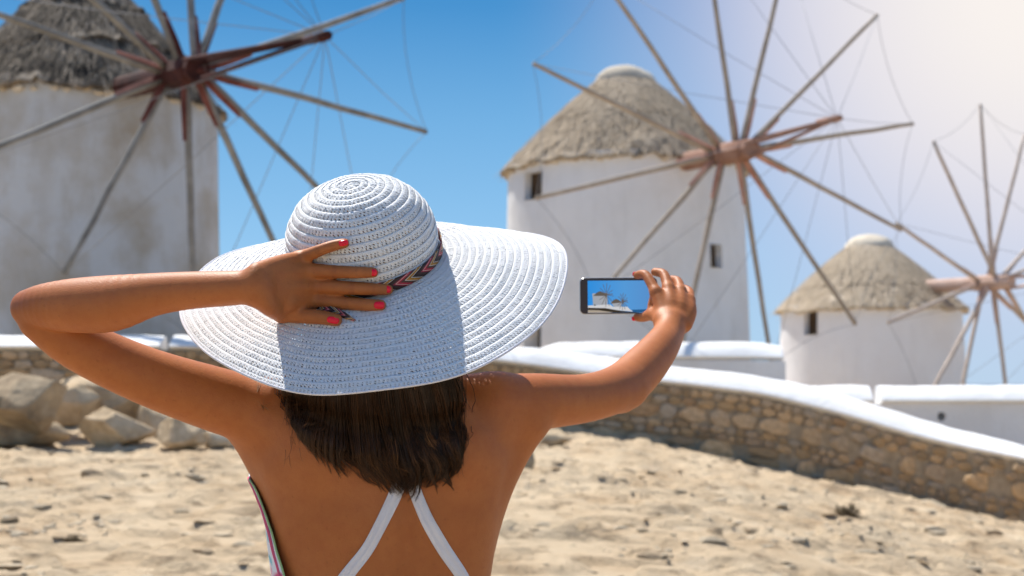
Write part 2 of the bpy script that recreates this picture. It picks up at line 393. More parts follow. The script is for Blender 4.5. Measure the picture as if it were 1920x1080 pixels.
me = bpy.data.meshes.new('wall_face'); bm.to_mesh(me); me.materials.append(M['lime']); obj('wall_face', me, pb)

# ------------------------------------------------------------------ rocks
def rock(seed, sub=4, cuts_=13, rough=.10):
    bm = bmesh.new(); bmesh.ops.create_icosphere(bm, subdivisions=sub, radius=1)
    v = np.array([x.co[:] for x in bm.verts]); f = [tuple(x.index for x in q.verts) for q in bm.faces]; bm.free()
    r = np.random.default_rng(seed)
    for _ in range(cuts_):
        n = r.normal(size=3); n /= np.linalg.norm(n); d = r.uniform(.52, .84)
        e = v@n-d; v = v - np.where(e > 0, e*.97, 0)[:,None]*n
    v = v*(1+rough*fbm(v*1.6+seed*3.1, 4, seed)[:,None]+.03*fbm(v*6+seed, 3, seed+5)[:,None])
    return v, f
def depth_on_ground(px, py):
    o = np.array([0,0,CZ]); dr = P(px, py, 1.)-o
    ds = np.linspace(4, 24.4, 500); q = o+ds[:,None]*dr; k = q[:,2] < ground_base(q[:,0], q[:,1])+.02
    return ds[np.argmax(k)] if k.any() else 22.
def place_rock(name, px0, px1, py0, py1, d, seed, mt, label, group=None, depth=.8, rz=0., sink=.12, cat='rock', sub=4):
    if d is None: d = depth_on_ground((px0+px1)/2, py1-2)
    a, b_ = P(px0, (py0+py1)/2, d), P(px1, (py0+py1)/2, d); t, bt_ = P((px0+px1)/2, py0, d), P((px0+px1)/2, py1, d)
    w_, h_ = (b_[0]-a[0])/2, (t[2]-bt_[2])/2
    v, f = rock(seed, sub); v = v/np.abs(v).max(0); v = v*np.array([w_, w_*depth, h_*(1+sink)])
    c_, s2 = math.cos(rz), math.sin(rz); v = np.stack([v[:,0]*c_-v[:,1]*s2, v[:,0]*s2+v[:,1]*c_, v[:,2]], 1)
    c = (t+bt_)/2; c[2] -= h_*sink
    return obj(name, mesh(name, v, f, mt), None, label, cat, group, None, c)
place_rock('boulder', -60, 122, 686, 814, 19.0, 11, M['greyrock'], 'large rounded grey brown boulder at the left edge', depth=.9, sink=.02, sub=5)
place_rock('boulder', -60, 150, 780, 843, 19.5, 25, M['greyrock'], 'dark low rock under the large boulder at the left edge', depth=.5)
place_rock('boulder', 95, 350, 694, 800, 21.3, 12, M['granite'], 'pale tan rock slab between the large boulder and the wall', depth=.6, sub=5)
place_rock('boulder', 146, 292, 758, 838, 18.9, 13, M['granite'], 'tan rounded boulder right of the largest boulder', depth=.8, sub=5)
place_rock('boulder', 255, 330, 745, 838, 20.2, 14, M['granite'], 'craggy upright brown rock behind the tan boulder', depth=.8)
place_rock('boulder', 292, 396, 776, 836, 18.6, 15, M['granite'], 'low light brown rock below the raised upper arm', depth=.8)
place_rock('boulder', 380, 440, 806, 838, 18.8, 16, M['pale'], 'small pale rock nearest the armpit in the boulder row', depth=.8)
place_rock('boulder', 200, 470, 728, 810, 22.0, 17, M['granite'], 'long pale outcrop under the white wall behind the upper arm', depth=.5)
place_rock('boulder', 415, 640, 745, 838, 20.5, 18, M['granite'], 'tan outcrop hidden behind the back', depth=.6)
place_rock('boulder', 60, 190, 716, 790, 20.4, 27, M['granite'], 'tan rock just right of and behind the large edge boulder', depth=.6)
place_rock('boulder', 262, 372, 728, 800, 21.0, 31, M['granite'], 'light brown rock face behind the craggy upright rock', depth=.6)
place_rock('rock', 950, 1003, 834, 892, None, 19, M['greyrock'], 'dark brown rock beside the right side of the back', depth=.9)
place_rock('rock', 985, 1072, 812, 845, None, 20, M['greyrock'], 'flat dark rock below the outstretched upper arm', depth=.9)
stones = [(150,198,878,900,1),(232,268,985,1002,0),(345,405,1012,1035,1),(0,34,970,990,1),(185,222,898,912,0),(262,283,888,900,0),(350,380,896,908,0),(430,482,1000,1016,0),(170,210,930,945,0),(60,95,948,962,0),(55,92,1040,1060,0),(300,330,1040,1060,0),
 (1115,1172,876,896,1),(1150,1192,866,884,1),(1135,1170,950,968,1),(1205,1242,948,976,1),(1320,1362,976,1000,1),(1380,1436,978,1005,1),(1190,1245,1034,1052,1),(1305,1362,1024,1040,0),(1010,1056,1062,1084,1),(1155,1172,1062,1080,1),(1055,1100,928,944,0),(1475,1500,916,930,0),(1640,1663,903,925,0),(1712,1775,926,952,0),(1350,1378,856,868,0),(1455,1500,868,886,0),(1515,1580,888,900,0),(1580,1610,890,905,0),(1730,1775,975,1000,0),(1690,1720,940,960,1),(1845,1880,985,1008,1),(1450,1480,946,962,0),(1530,1570,1052,1066,0),(1600,1655,1020,1045,0),(1120,1146,940,952,0),(1000,1040,990,1006,0),(1250,1290,918,930,0),(1480,1520,1010,1030,0),(1700,1740,1040,1062,1),(1800,1850,1050,1075,0),(1390,1420,930,942,0)]
stm = [rock(300+i, 3, 10, .12) for i in range(6)]
stme = {}
for i, (a, b_, t0, t1, dk) in enumerate(stones):
    d = depth_on_ground((a+b_)/2, t1-3); w_ = (b_-a)/F*d/2; h_ = max((t1-t0)/F*d/2*.75, .02)
    key = (i % 6, dk)
    if key not in stme: stme[key] = mesh('stone', stm[i % 6][0]/np.abs(stm[i % 6][0]).max(0), stm[i % 6][1], M['greyrock'] if dk else M['pale'], False)
    c = P((a+b_)/2, (t0+t1)/2, d); c[2] = ground_z(c[0], c[1])[0]+h_*.35
    side = 'left of the woman' if a < 500 else 'right of the woman'; rw = min(int((t1-855)/38), 5); rwn = ['first', 'second', 'third', 'fourth', 'fifth', 'sixth'][rw]
    same = sorted(q[0] for q in stones if (q[0] < 500) == (a < 500) and min(int((q[3]-855)/38), 5) == rw); k_ = same.index(a)
    on = ['leftmost', 'second from left', 'third from left', 'fourth from left', 'fifth from left', 'sixth from left', 'seventh from left', 'eighth from left', 'ninth from left', 'tenth from left'][k_]
    lab = f"{'dark' if dk else 'pale'} stone {side}, {on} in {rwn} row below wall"; grp = 'flat stones lying on the sand'
    o = obj('stone', stme[key], None, lab, 'stone', grp, None, c); o.scale = (w_, w_*random.uniform(.7,1.1), h_); o.rotation_euler = (0,0,random.uniform(-.5,.5))
# fine gravel
gv, gf_ = rock(401, 1, 5, .1); parts = []
rr = np.random.default_rng(21); n = 9000
gy = 7.5+ (24-7.5)*rr.random(n)**1.3; gx = rr.uniform(-.42, .42, n)*gy*1.1; kp = fbm(np.stack([gx*.9, gy*1.3, 0*gx], 1), 3, 41)+.10*rr.normal(size=n) > .12; gx, gy = gx[kp], gy[kp]; n = len(gx); gzv = ground_z(gx, gy); gs = .008+.03*rr.random(n)**3.2
A = gv[None]*np.stack([gs*rr.uniform(.8,1.8,n), gs*rr.uniform(.8,1.6,n), gs*rr.uniform(.35,.7,n)], 1)[:,None]
an = rr.uniform(0, 6.28, n); ca, sa = np.cos(an)[:,None], np.sin(an)[:,None]
A = np.stack([A[...,0]*ca-A[...,1]*sa, A[...,0]*sa+A[...,1]*ca, A[...,2]], -1)+np.stack([gx, gy, gzv+gs*.2], 1)[:,None]
ff = (np.array(gf_)[None]+np.arange(n)[:,None,None]*len(gv)).reshape(-1,3)
obj('gravel', mesh('gravel', A.reshape(-1,3), ff, M['pale'], False), kind='stuff', label='loose gravel scattered over the sand')
fk = [rock(700+i, 2, 9, .12) for i in range(5)]; rr = np.random.default_rng(77)
for nm, mt, cnt, sd, mx_ in (('rock_flakes', M['pale'], 1300, 51, .08), ('brown_flakes', M['granite'], 750, 53, .06), ('dark_flakes', M['greyrock'], 240, 57, .045)):
    gy = 7.2+(24.2-7.2)*rr.random(cnt)**1.15; gx = rr.uniform(-.42, .42, cnt)*gy*1.1; kp = fbm(np.stack([gx*.8, gy*1.2, 0*gx], 1), 3, sd)+.16*rr.normal(size=cnt) > .05; gx, gy = gx[kp], gy[kp]
    kp = gy < wall_y(gx)-.15; gx, gy = gx[kp], gy[kp]; n = len(gx); z = ground_z(gx, gy); VV, FF, o_ = [], [], 0
    for i in range(n):
        v_, f_ = fk[i % 5]; s_ = .02+mx_*rr.random()**2.4; q = v_*np.array([s_*rr.uniform(1,2.1), s_*rr.uniform(.7,1.2), s_*rr.uniform(.14,.4)]); a = rr.normal()*.45; ca, sa = math.cos(a), math.sin(a)
        q = np.stack([q[:,0]*ca-q[:,1]*sa, q[:,0]*sa+q[:,1]*ca, q[:,2]+q[:,0]*rr.normal()*.05-q[:,1]*rr.uniform(0,.12)], 1)+np.array([gx[i], gy[i], z[i]+s_*.04]); VV.append(q); FF.append(np.array(f_)+o_); o_ += len(v_)
    obj(nm, mesh(nm, np.concatenate(VV), np.concatenate(FF), mt, False), kind='stuff', label='flat broken rock flakes scattered over the sand')
# small dry bush
def bush(px, py, size, seed, label):
    d = depth_on_ground(px, py); c = P(px, py, d); c[2] = ground_z(c[0], c[1])[0]-.01; r = np.random.default_rng(seed); ps = []
    for _ in range(90):
        a = r.uniform(0, 6.28); e = r.uniform(.25, 1.4); L = size*r.uniform(.5, 1.1)
        dr = np.array([math.cos(a)*math.cos(e), math.sin(a)*math.cos(e), math.sin(e)*.8]); q = [dr*L*t+r.normal(size=3)*size*.04 for t in (0,.4,.7,1)]; q[0] = np.zeros(3)
        ps.append(tube(q, [size*.014,.01*size,.008*size,.004*size], 3, False))
        for __ in range(5):
            m0 = q[2]+r.normal(size=3)*size*.1; ps.append((np.array([m0, m0+r.normal(size=3)*size*.09, m0+r.normal(size=3)*size*.09]), [(0,1,2)]))
    v, f = join(ps); obj('dry_shrub', mesh('dry_shrub', v, f, M['leaf'], False), None, label, 'shrub', None, None, c)
bush(1590, 974, .26, 1, 'small dry brown shrub on the sand before the wall')
bush(140, 1020, .12, 2, 'tiny dried tuft of grass among the left stones')

# ------------------------------------------------------------------ windmills
EAVE = [mesh('eave_stone', *rock(880+i, 2, 8, .1), M['cream'] if i else M['pale'], False) for i in range(3)]
def revolve(prof, n, uvr=1.0):  # prof (k,2): r,z ; returns verts, quads, uv
    k = len(prof); th = np.linspace(0, 2*math.pi, n+1)
    V = np.array([[(r_*math.cos(t), r_*math.sin(t), z_) for t in th[:-1]] for r_, z_ in prof]).reshape(-1,3)
    f, uv = [], []; sl_ = np.concatenate([[0], np.cumsum(np.hypot(*np.diff(np.array(prof), axis=0).T))])
    for i in range(k-1):
        for j in range(n):
            j2 = (j+1) % n; f.append((i*n+j, i*n+j2, (i+1)*n+j2, (i+1)*n+j))
            uv += [(th[j]*uvr, sl_[i]), (th[j+1]*uvr, sl_[i]), (th[j+1]*uvr, sl_[i+1]), (th[j]*uvr, sl_[i+1])]
    return V, np.array(f), np.array(uv)
def windmill(h0, d, yaw, pit, cx, Rb, Rt, zeave, zcone, zapex, capr, openings, spokes, bow, Lb, mats, label, R=5.4, seed=1, shaft_r=.24, overhang=.17, lay=1.0, nl=7, eave=False):
    hub = P(*h0, d); a = np.array([math.sin(yaw)*math.cos(pit), -math.cos(yaw)*math.cos(pit), math.sin(pit)]); ah = np.array([a[0], a[1], 0])
    s_ = 2.0
    while proj(hub-s_*ah)[0][0] > cx and s_ < 9: s_ += .01
    c = hub-s_*ah; zb = ground_base(np.array([c[0]]), np.array([c[1]]))[0]-.6
    root = empty('windmill', (c[0], c[1], zb), label, 'windmill', 'thatched windmills on the ridge'); O = loc_of(root)
    rng = np.random.default_rng(seed); C0 = np.array([c[0], c[1], 0])
    # tower grid with real openings
    def hit(px, py):
        o = np.array([0,0,CZ]); dr = P(px, py, 1.)-o; best = None
        for k in np.linspace(d-4, d+8, 6000):
            q = o+k*dr; rr_ = math.hypot(q[0]-c[0], q[1]-c[1]); Rz = Rt+(Rb-Rt)*(zeave-q[2])/(zeave-zb)
            if rr_ < Rz: return math.atan2(q[1]-c[1], q[0]-c[0]) % (2*math.pi), q[2]
        return None
    ops = []
    for x0, x1, y0, y1, kind in openings:
        A_, B_ = hit(x0, (y0+y1)/2), hit(x1, (y0+y1)/2); zt_, zb_ = hit((x0+x1)/2, y0)[1], hit((x0+x1)/2, y1)[1]
        ops.append((min(A_[0], B_[0]), max(A_[0], B_[0]), zb_, zt_, kind))
    ths = sorted(set(list(np.linspace(0, 2*math.pi, 129)[:-1])+[o[0] for o in ops]+[o[1] for o in ops]))
    zs = sorted(set(list(np.linspace(zb, zeave+.15, 30))+[o[2] for o in ops]+[min(o[3], zeave+.1) for o in ops]))
    n = len(ths); V = []
    def Rz(z): return Rt+(Rb-Rt)*(zeave-z)/(zeave-zb)
    for z in zs:
        for t in ths:
            rr_ = Rz(z)+.025*vnoise(np.array([[math.cos(t)*2.2*1.5, math.sin(t)*2.2*1.5, z*.8]]), seed)[0]
            V.append((c[0]+rr_*math.cos(t), c[1]+rr_*math.sin(t), z))
    Fc = []
    for i in range(len(zs)-1):
        for j in range(n):
            tm = ths[j]+1e-6; zm = (zs[i]+zs[i+1])/2
            if any(o[0] <= tm < o[1] and o[2] < zm < min(o[3], zeave+.1) for o in ops): continue
            j2 = (j+1) % n; Fc.append((i*n+j, i*n+j2, (i+1)*n+j2, (i+1)*n+j))
    V = np.array(V); extra = []
    for t0, t1, z0, z1, kind in ops:     # reveal box and shutter
        z1 = min(z1, zeave+.1); dp = .24 if kind != 'door' else .5
        def q(t, z, dr_): rr_ = Rz(z)-dr_+ (0.03 if dr_ == 0 else 0); return (c[0]+rr_*math.cos(t), c[1]+rr_*math.sin(t), z)
        v_ = np.array([q(t0,z0,0), q(t1,z0,0), q(t1,z1,0), q(t0,z1,0), q(t0,z0,dp+.1), q(t1,z0,dp+.1), q(t1,z1,dp+.1), q(t0,z1,dp+.1)])
        extra.append((v_, [(0,4,5,1),(1,5,6,2),(2,6,7,3),(3,7,4,0)]))
        nm = 'door' if kind == 'door' else 'window'
        pv = np.array([q(t0,z0,dp), q(t1,z0,dp), q(t1,z1,dp), q(t0,z1,dp), q(t0,z0,dp+.06), q(t1,z0,dp+.06), q(t1,z1,dp+.06), q(t0,z1,dp+.06)])
        ob = obj(nm, mesh(nm, pv-O, [(0,1,2,3),(7,6,5,4),(0,4,5,1),(1,5,6,2),(2,6,7,3),(3,7,4,0)], M['doorwood'] if kind == 'door' else M['window'], False), root)
        mid = (t0+t1)/2; bw = .03
        fr = []
        for (ta, za, tb, zb2) in ((t0,z0,t0,z1),(t1,z0,t1,z1),(t0,z1,t1,z1),(t0,z0,t1,z0),(mid,z0,mid,z1)):
            pa_, pb_ = np.array(q(ta,za,dp-.03)), np.array(q(tb,zb2,dp-.03)); fr.append(tube([pa_, (pa_+pb_)/2, pb_], bw, 4))
        v_, f_ = join(fr); obj('frame', mesh('frame', v_-O, f_, M['window'], False), ob)
    v, f = join([(V, Fc)]+extra)
    obj('tower', mesh('tower', v-O, f, mats['wall'], False if False else True), root)
    # thatch: overlapping ragged courses
    Re = max(Rt+overhang, .1); 
    roof = None
    for l in range(nl):
        u0, u1 = l/nl, min((l+1+.12*nl)/nl, 1.0)
        def pr(u):   # slightly convex cone
            return Re+(capr-Re)*u, zeave-.05+(zcone-zeave+.05)*(u+.04*math.sin(math.pi*u))
        NP = 9 if nl > 4 else 26; prof = [pr(u0+(u1-u0)*k/NP) for k in range(NP+1)]
        lift = (.10 if l else .06)*lay
        prof = [(r_+lift*(1-k/NP)*.6, z_+lift*(1-k/NP)) for k, (r_, z_) in enumerate(prof)]
        prof = [(prof[0][0]-.22*(lay if l else 1), prof[0][1]-.02)]+prof
        v, fq, uv = revolve(prof, 200, 1.0 if True else 1)
        uv[:,1] += l*.9; uv[:,0] *= Re*.35
        ang = np.arctan2(v[:,1], v[:,0]); row = np.arange(len(v))//200
        rag = vnoise(np.stack([np.cos(ang)*9, np.sin(ang)*9, np.full(len(v), l*5.)], 1), seed+l)*.10+vnoise(np.stack([np.cos(ang)*26, np.sin(ang)*26, np.full(len(v), l*5.)], 1), seed+l+9)*.07
        k_ = np.where(row <= 1, 1.0, np.where(row <= NP//6, .5, 0.0)); v[:,2] += rag*k_*(lay if l else 1)
        rr_ = np.hypot(v[:,0], v[:,1]); nb = (fbm(np.stack([v[:,0]*1.3, v[:,1]*1.3, v[:,2]*1.3], 1), 4, seed+3)*.17+fbm(np.stack([v[:,0]*5, v[:,1]*5, v[:,2]*1.2], 1), 3, seed+6)*.06)*np.clip(row/2, 0, 1); sc_ = 1+nb/np.maximum(rr_, .3); v[:,0] *= sc_; v[:,1] *= sc_; v[:,2] += nb*.5
        v = v+C0-O
        me = mesh('thatch', v, fq, mats['thatch'], True, uv)
        if roof is None: roof = obj('roof', me, root)
        else: obj('thatch_course', me, roof)
    es = eave; er = np.random.default_rng(seed+60); t_ = 0.0
    while es and t_ < 2*math.pi:
        sz = er.uniform(.07, .15)
        if er.random() < .72:
            so_ = obj('eave_stone', EAVE[er.integers(3)], root); rr_ = Re-.12; so_.location = (c[0]+rr_*math.cos(t_)-O[0], c[1]+rr_*math.sin(t_)-O[1], zeave-.06+er.normal()*.02-O[2]); so_.scale = (sz*.8, sz, sz*.6); so_.rotation_euler = (0, 0, t_)
        t_ += sz*2.2/Re
    # loose straw
    n = 11000; u = rng.random(n)**.8; t = rng.uniform(0, 2*math.pi, n); Ls = rng.uniform(.15, .5, n)
    r0 = Re+(capr-Re)*u; z0 = zeave-.05+(zcone-zeave+.05)*(u+.04*np.sin(math.pi*u))+.13
    slx, slz = (Re-capr), (zcone-zeave); nn = math.hypot(slx, slz); slx /= nn; slz /= nn
    t2 = t+rng.normal(size=n)*.03; out = rng.uniform(0, .09, n)
    p0 = np.stack([(r0+.02)*np.cos(t), (r0+.02)*np.sin(t), z0], 1); r1 = r0+Ls*slx+out*.6; p1 = np.stack([r1*np.cos(t2), r1*np.sin(t2), z0-Ls*slz+out*.5-.03], 1)
    wv = np.stack([-np.sin(t), np.cos(t), 0*t], 1)*rng.uniform(.004, .014, n)[:,None]
    SV = np.stack([p0-wv, p0+wv, p1+wv*.5, p1-wv*.5], 1).reshape(-1,3)+C0-O
    suv = np.repeat(np.stack([rng.random(n)*20, rng.random(n)*3], 1), 4, 0)
    st = obj('straw', mesh('straw', SV, np.arange(4*n).reshape(-1,4), mats['thatch'], False, suv), roof, kind='stuff')
    if zapex > zcone:
        prof = [(capr*1.12*math.cos(k*math.pi/18), zcone+(zapex-zcone)*math.sin(k*math.pi/18)) for k in range(9)]+[(.02, zapex)]
        prof = [(capr*1.05, zcone-.25)]+prof
        v, fq, uv = revolve(prof, 48); nb = fbm(v*1.8, 3, seed+20)*.08; v[:,2] += nb; v[:,0] *= 1+nb; v = v+C0-O
        obj('roof_cap', mesh('roof_cap', v, fq, mats['cap']), root)
    # shaft and hub
    sx = tube([hub-a*(s_*.93), hub-a*(s_*.5), hub-a*.8, hub+a*.75], [shaft_r*1.0, shaft_r, shaft_r, shaft_r*.95], 12)
    obj('shaft', mesh('shaft', sx[0]-O, sx[1], mats['red'], False), root)
    hb = tube([hub-a*.6, hub-a*.55, hub+a*.5, hub+a*.55], [shaft_r*1.02, shaft_r*1.15, shaft_r*1.15, shaft_r*1.02], 8)
    obj('hub', mesh('hub', hb[0]-O, hb[1], mats['red'], False), root)
    tipb = hub+a*Lb+bow
    # spokes given by a point on the shaft and a point the spoke passes through
    o3 = np.array([0,0,CZ]); tips = []
    for bx, by, tx, ty, exact in spokes:
        dr = P(tx, ty, 1.)-o3; k = ((hub-o3)@a)/(dr@a); tp = o3+k*dr
        dr = P(bx, by, 1.)-o3                       # point of the axis nearest to the base ray
        dn = dr/np.linalg.norm(dr); w0 = hub-o3; b2 = a@dn; sx_ = (b2*(dn@w0)-(a@w0))/(1-b2*b2); sx_ = max(-.7, min(.7, sx_)); base = hub+a*sx_
        dv = tp-base
        if exact == 0: tp = base+dv/np.linalg.norm(dv)*R
        elif exact == 2: tp = base+dv
        tips.append((base, tp))
    for base, tp in tips:
        dv = tp-base; L = np.linalg.norm(dv); pts = [base+dv*k for k in (.02,.15,.3,.45,.6,.75,.9,1)]
        wob = rng.normal(size=(8,3))*.007; wob[0] = 0; pts = np.array(pts)+wob
        v, f = tube(pts, np.linspace(.075, .052, 8), 8); sk = obj('spoke', mesh('spoke', v-O, f, mats['wood'], True), root)
        e = base+dv*(.22+.04*rng.random()); off = np.cross(dv/L, a)*.05
        v, f = tube([base+off*.4, (base+e)/2+off, e+off], [.092,.08,.062], 4); obj('spoke_root', mesh('spoke_root', v-O, f, mats['root'], False), sk)
    # bowsprit struts
    perp = np.cross(a, [0,0,1.]); perp /= np.linalg.norm(perp); up = np.cross(perp, a)
    for k, (e1, e2) in enumerate(((.15,.16),(-.15,.16),(0,-.22))):
        st_ = hub+a*.5+perp*e1+up*e2; v, f = tube([st_, (st_+tipb)/2, tipb], [.05,.046,.042], 8); obj('bowsprit_strut', mesh('bowsprit_strut', v-O, f, mats['red']), root)
    v, f = tube([tipb-a*.7, tipb-a*.1, tipb+a*.12], [.07,.085,.07], 8); obj('bowsprit_head', mesh('bowsprit_head', v-O, f, mats['red']), root)
    order = sorted(range(len(tips)), key=lambda i: math.atan2((tips[i][1]-hub)@up, (tips[i][1]-hub)@perp)); wv = []
    for k, i in enumerate(order):
        T = tips[i][1]; v, f = tube([tipb, (tipb+T)/2-np.array([0,0,.04]), T], .0068, 5); obj('stay_wire', mesh('stay_wire', v-O, f, M['wire']), root)
        T2 = tips[order[(k+1) % len(order)]][1]; md = (hub-(T+T2)/2)*.035; v, f = tube([T+(T2-T)*k_+md*4*k_*(1-k_) for k_ in np.linspace(0,1,9)], .0068, 5); obj('rim_wire', mesh('rim_wire', v-O, f, M['wire']), root)
    return root
windmill((345,135), 26, rad(32), -.10, 155, 3.12, 2.94, 7.33, 10.3, 10.6, .5, [],
    [(336,106,290,0,0),(360,106,357,0,0),(352,90,415,0,0),(372,118,757,-3,2),(405,133,800,247,2),(385,165,595,352,0),(375,175,515,457,0),(357,160,361,485,0),(300,172,120,513,2),(275,158,0,275,0),(275,118,0,28,0),(318,112,200,22,0)],
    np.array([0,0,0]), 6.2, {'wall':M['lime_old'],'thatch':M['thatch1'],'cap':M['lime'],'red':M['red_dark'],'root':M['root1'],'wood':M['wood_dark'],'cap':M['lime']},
    'nearest grey walled windmill with dark thatch, its wheel above the hat', seed=3, shaft_r=.24, nl=3, R=4.9, eave=True)
windmill((1378,285), 35, rad(24), -.04, 1172, 3.50, 3.30, 7.2, 9.72, 10.28, .80, [(985,1017,322,374,'w'),(1331,1352,458,502,'w'),(983,1015,612,672,'door')],
    [(1378,270,1340,0,0),(1384,262,1455,0,0),(1390,260,1645,28,2),(1400,270,1711,232,2),(1408,300,1690,431,2),(1392,315,1604,608,2),(1392,325,1440,640,0),(1362,312,1300,552,0),(1345,302,1152,518,0),(1335,298,1005,371,2),(1345,285,999,119,2),(1352,275,1160,0,0)],
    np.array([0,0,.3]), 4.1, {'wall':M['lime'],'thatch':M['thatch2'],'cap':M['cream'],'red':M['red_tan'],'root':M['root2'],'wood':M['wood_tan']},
    'large white windmill with tan thatch and white roof cap behind the phone', seed=5, shaft_r=.25, lay=.5, nl=2, eave=True)
windmill((1858,530), 45, rad(38), .0, 1631, 3.12, 3.02, 3.72, 5.85, 6.4, .75, [(1509,1533,583,628,'w')],
    [(1870,528,1750,265,2),(1862,528,1838,195,2),(1850,530,1920,257,0),(1840,532,1680,418,2),(1870,526,1920,472,0),(1838,530,1665,605,2),
     (1858,530,1755,720,0),(1845,532,1805,720,0),(1862,530,1885,720,0),(1880,528,1930,612,0),(1850,530,1920,600,0),(1870,528,1925,505,0)],
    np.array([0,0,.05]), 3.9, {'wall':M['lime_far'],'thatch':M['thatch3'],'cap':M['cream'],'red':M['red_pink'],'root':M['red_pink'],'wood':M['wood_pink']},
    'smaller white windmill with sandy thatch at the far right', seed=8, shaft_r=.22, lay=.5, nl=3)
# ================================================================== person and hat
# skin, cloth, straw, hair materials
def m_skin():
    m, t, b = mat('tanned_skin', (.42,.14,.04), .5, .25)
    f = nz(t, 9, 4, .6); c = ramp(t, f, [(.3,(.395,.128,.035)),(.7,(.475,.165,.050))])
    c = mixc(t, ramp(t, nz(t, 55, 5, .7), [(.35,(.30,)*3),(.58,(0,0,0))]), c, (.34,.090,.028)); g = nz(t, 160, 2, .5); c = mixc(t, ramp(t, g, [(.66,(0,0,0)),(.74,(.25,)*3)]), c, (.20,.06,.022))
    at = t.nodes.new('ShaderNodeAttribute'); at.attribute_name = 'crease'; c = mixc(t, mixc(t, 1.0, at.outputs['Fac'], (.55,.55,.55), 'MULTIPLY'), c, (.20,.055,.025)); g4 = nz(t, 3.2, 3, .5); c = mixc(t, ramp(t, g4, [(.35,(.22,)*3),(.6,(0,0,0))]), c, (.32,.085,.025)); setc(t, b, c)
    b.inputs['Subsurface Weight'].default_value = .12; b.inputs['Subsurface Radius'].default_value = (1,.35,.15); b.inputs['Subsurface Scale'].default_value = .008
    h = nz(t, 420, 3, .6); p = bump(t, b, h, .22, .002); h2 = nz(t, 40, 4, .6); bump(t, b, h2, .10, .003, p); return m
M['skin'] = m_skin()
M['nail'] = mat('red_nail_polish', (.82,.004,.028), .22, .4)[0]
M['strap'] = m_wood('white_cotton', (.74,.73,.78), (.80,.79,.82), .9, 20)
M['pink'] = mat('pink_embroidery', (.70,.12,.22), .8)[0]
M['green'] = mat('green_embroidery', (.35,.55,.25), .8)[0]
def m_dress():
    m, t, b = mat('white_dress', (.78,.80,.82), .9, .1)
    v = t.nodes.new('ShaderNodeTexVoronoi'); v.inputs['Scale'].default_value = 55
    tc = t.nodes.new('ShaderNodeTexCoord'); mp = t.nodes.new('ShaderNodeMapping'); mp.inputs['Scale'].default_value = (1,1,.3)
    t.links.new(tc.outputs['Object'], mp.inputs[0]); t.links.new(mp.outputs[0], v.inputs['Vector'])
    k = nz(t, 14, 2); c = mixc(t, ramp(t, k, [(.56,(0,0,0)),(.6,(1,1,1))]), (.80,.82,.84), (.75,.16,.26))
    k2 = nz(t, 19, 2); c = mixc(t, ramp(t, k2, [(.62,(0,0,0)),(.65,(1,1,1))]), c, (.30,.62,.68)); setc(t, b, c); return m
M['dress'] = m_dress()

def capd(p, a, b, ra, rb):
    ba = b-a; pa = p-a; h = np.clip(pa@ba/(ba@ba), 0, 1)
    return np.linalg.norm(pa-h[:,None]*ba, axis=1)-(ra+(rb-ra)*h)
def smin(a, b, k):
    h = np.clip(.5+.5*(b-a)/k, 0, 1); return b*(1-h)+a*h-k*h*(1-h)
PXM = 2.05/F
TT = np.array([(672,668,735,.048,2.045),(700,655,750,.052,2.05),(722,622,790,.058,2.05),(742,560,868,.070,2.05),(765,512,918,.084,2.05),(800,482,955,.097,2.052),(850,474,962,.104,2.055),(880,480,958,.105,2.055),
    (906,492,951,.105,2.055),(960,505,940,.101,2.05),(1010,514,931,.096,2.048),(1080,526,920,.090,2.045),(1200,536,912,.085,2.045),(1300,520,925,.095,2.05),(1420,494,952,.112,2.055),(1520,492,955,.114,2.055),(1600,505,942,.105,2.05),(1660,560,890,.08,2.05)], float)
T_y = -(TT[:,0]-540)*PXM; o_ = np.argsort(T_y)
def interp_s(y, vals):
    return np.interp(y, T_y[o_], vals[o_])
TA = (TT[:,2]-TT[:,1])/2*PXM; TC = ((TT[:,2]+TT[:,1])/2-960)*PXM
_yy = np.linspace(T_y.min(), T_y.max(), 500); _kk = np.hanning(25); _kk /= _kk.sum()
def _sm(v): x = np.interp(_yy, T_y[o_], v[o_]); return np.convolve(np.pad(x, 12, 'edge'), _kk, 'valid')
_A, _C, _B, _Z = _sm(TA), _sm(TC), _sm(TT[:,3]), _sm(-TT[:,4])
def torso_par(y): return np.interp(y, _yy, _A), np.interp(y, _yy, _C), np.interp(y, _yy, _B), np.interp(y, _yy, _Z)
BUMP = [(cp(600,850,1.955),.036,.012),(cp(872,850,1.955),.036,.012),(cp(655,960,1.955),.05,.003),(cp(835,960,1.955),.05,.003),(cp(560,770,1.96),.045,.004),(cp(905,765,1.96),.04,.004)]
def torsod(p):
    a, c, b, z = torso_par(p[:,1])
    q = ((np.abs(p[:,0]-c)/a)**2.35+(np.abs(p[:,2]-z)/b)**2.35)**(1/2.35)
    d = (q-1)*np.minimum(a, b)
    d = np.maximum(d, np.maximum(_yy[0]-p[:,1], p[:,1]-_yy[-1]))
    for c0, s_, am in BUMP: d = d-am*np.exp(-((p-c0)**2).sum(1)/(2*s_*s_))
    # spine furrow
    xs0 = (742-960)*PXM+.02*0; back = p[:,2] > z
    d = d+np.where(back, .0075*np.exp(-((p[:,0]-xs0-.022)/.013)**2)*np.clip((-.18-p[:,1])/.12, 0, 1), 0)
    return d

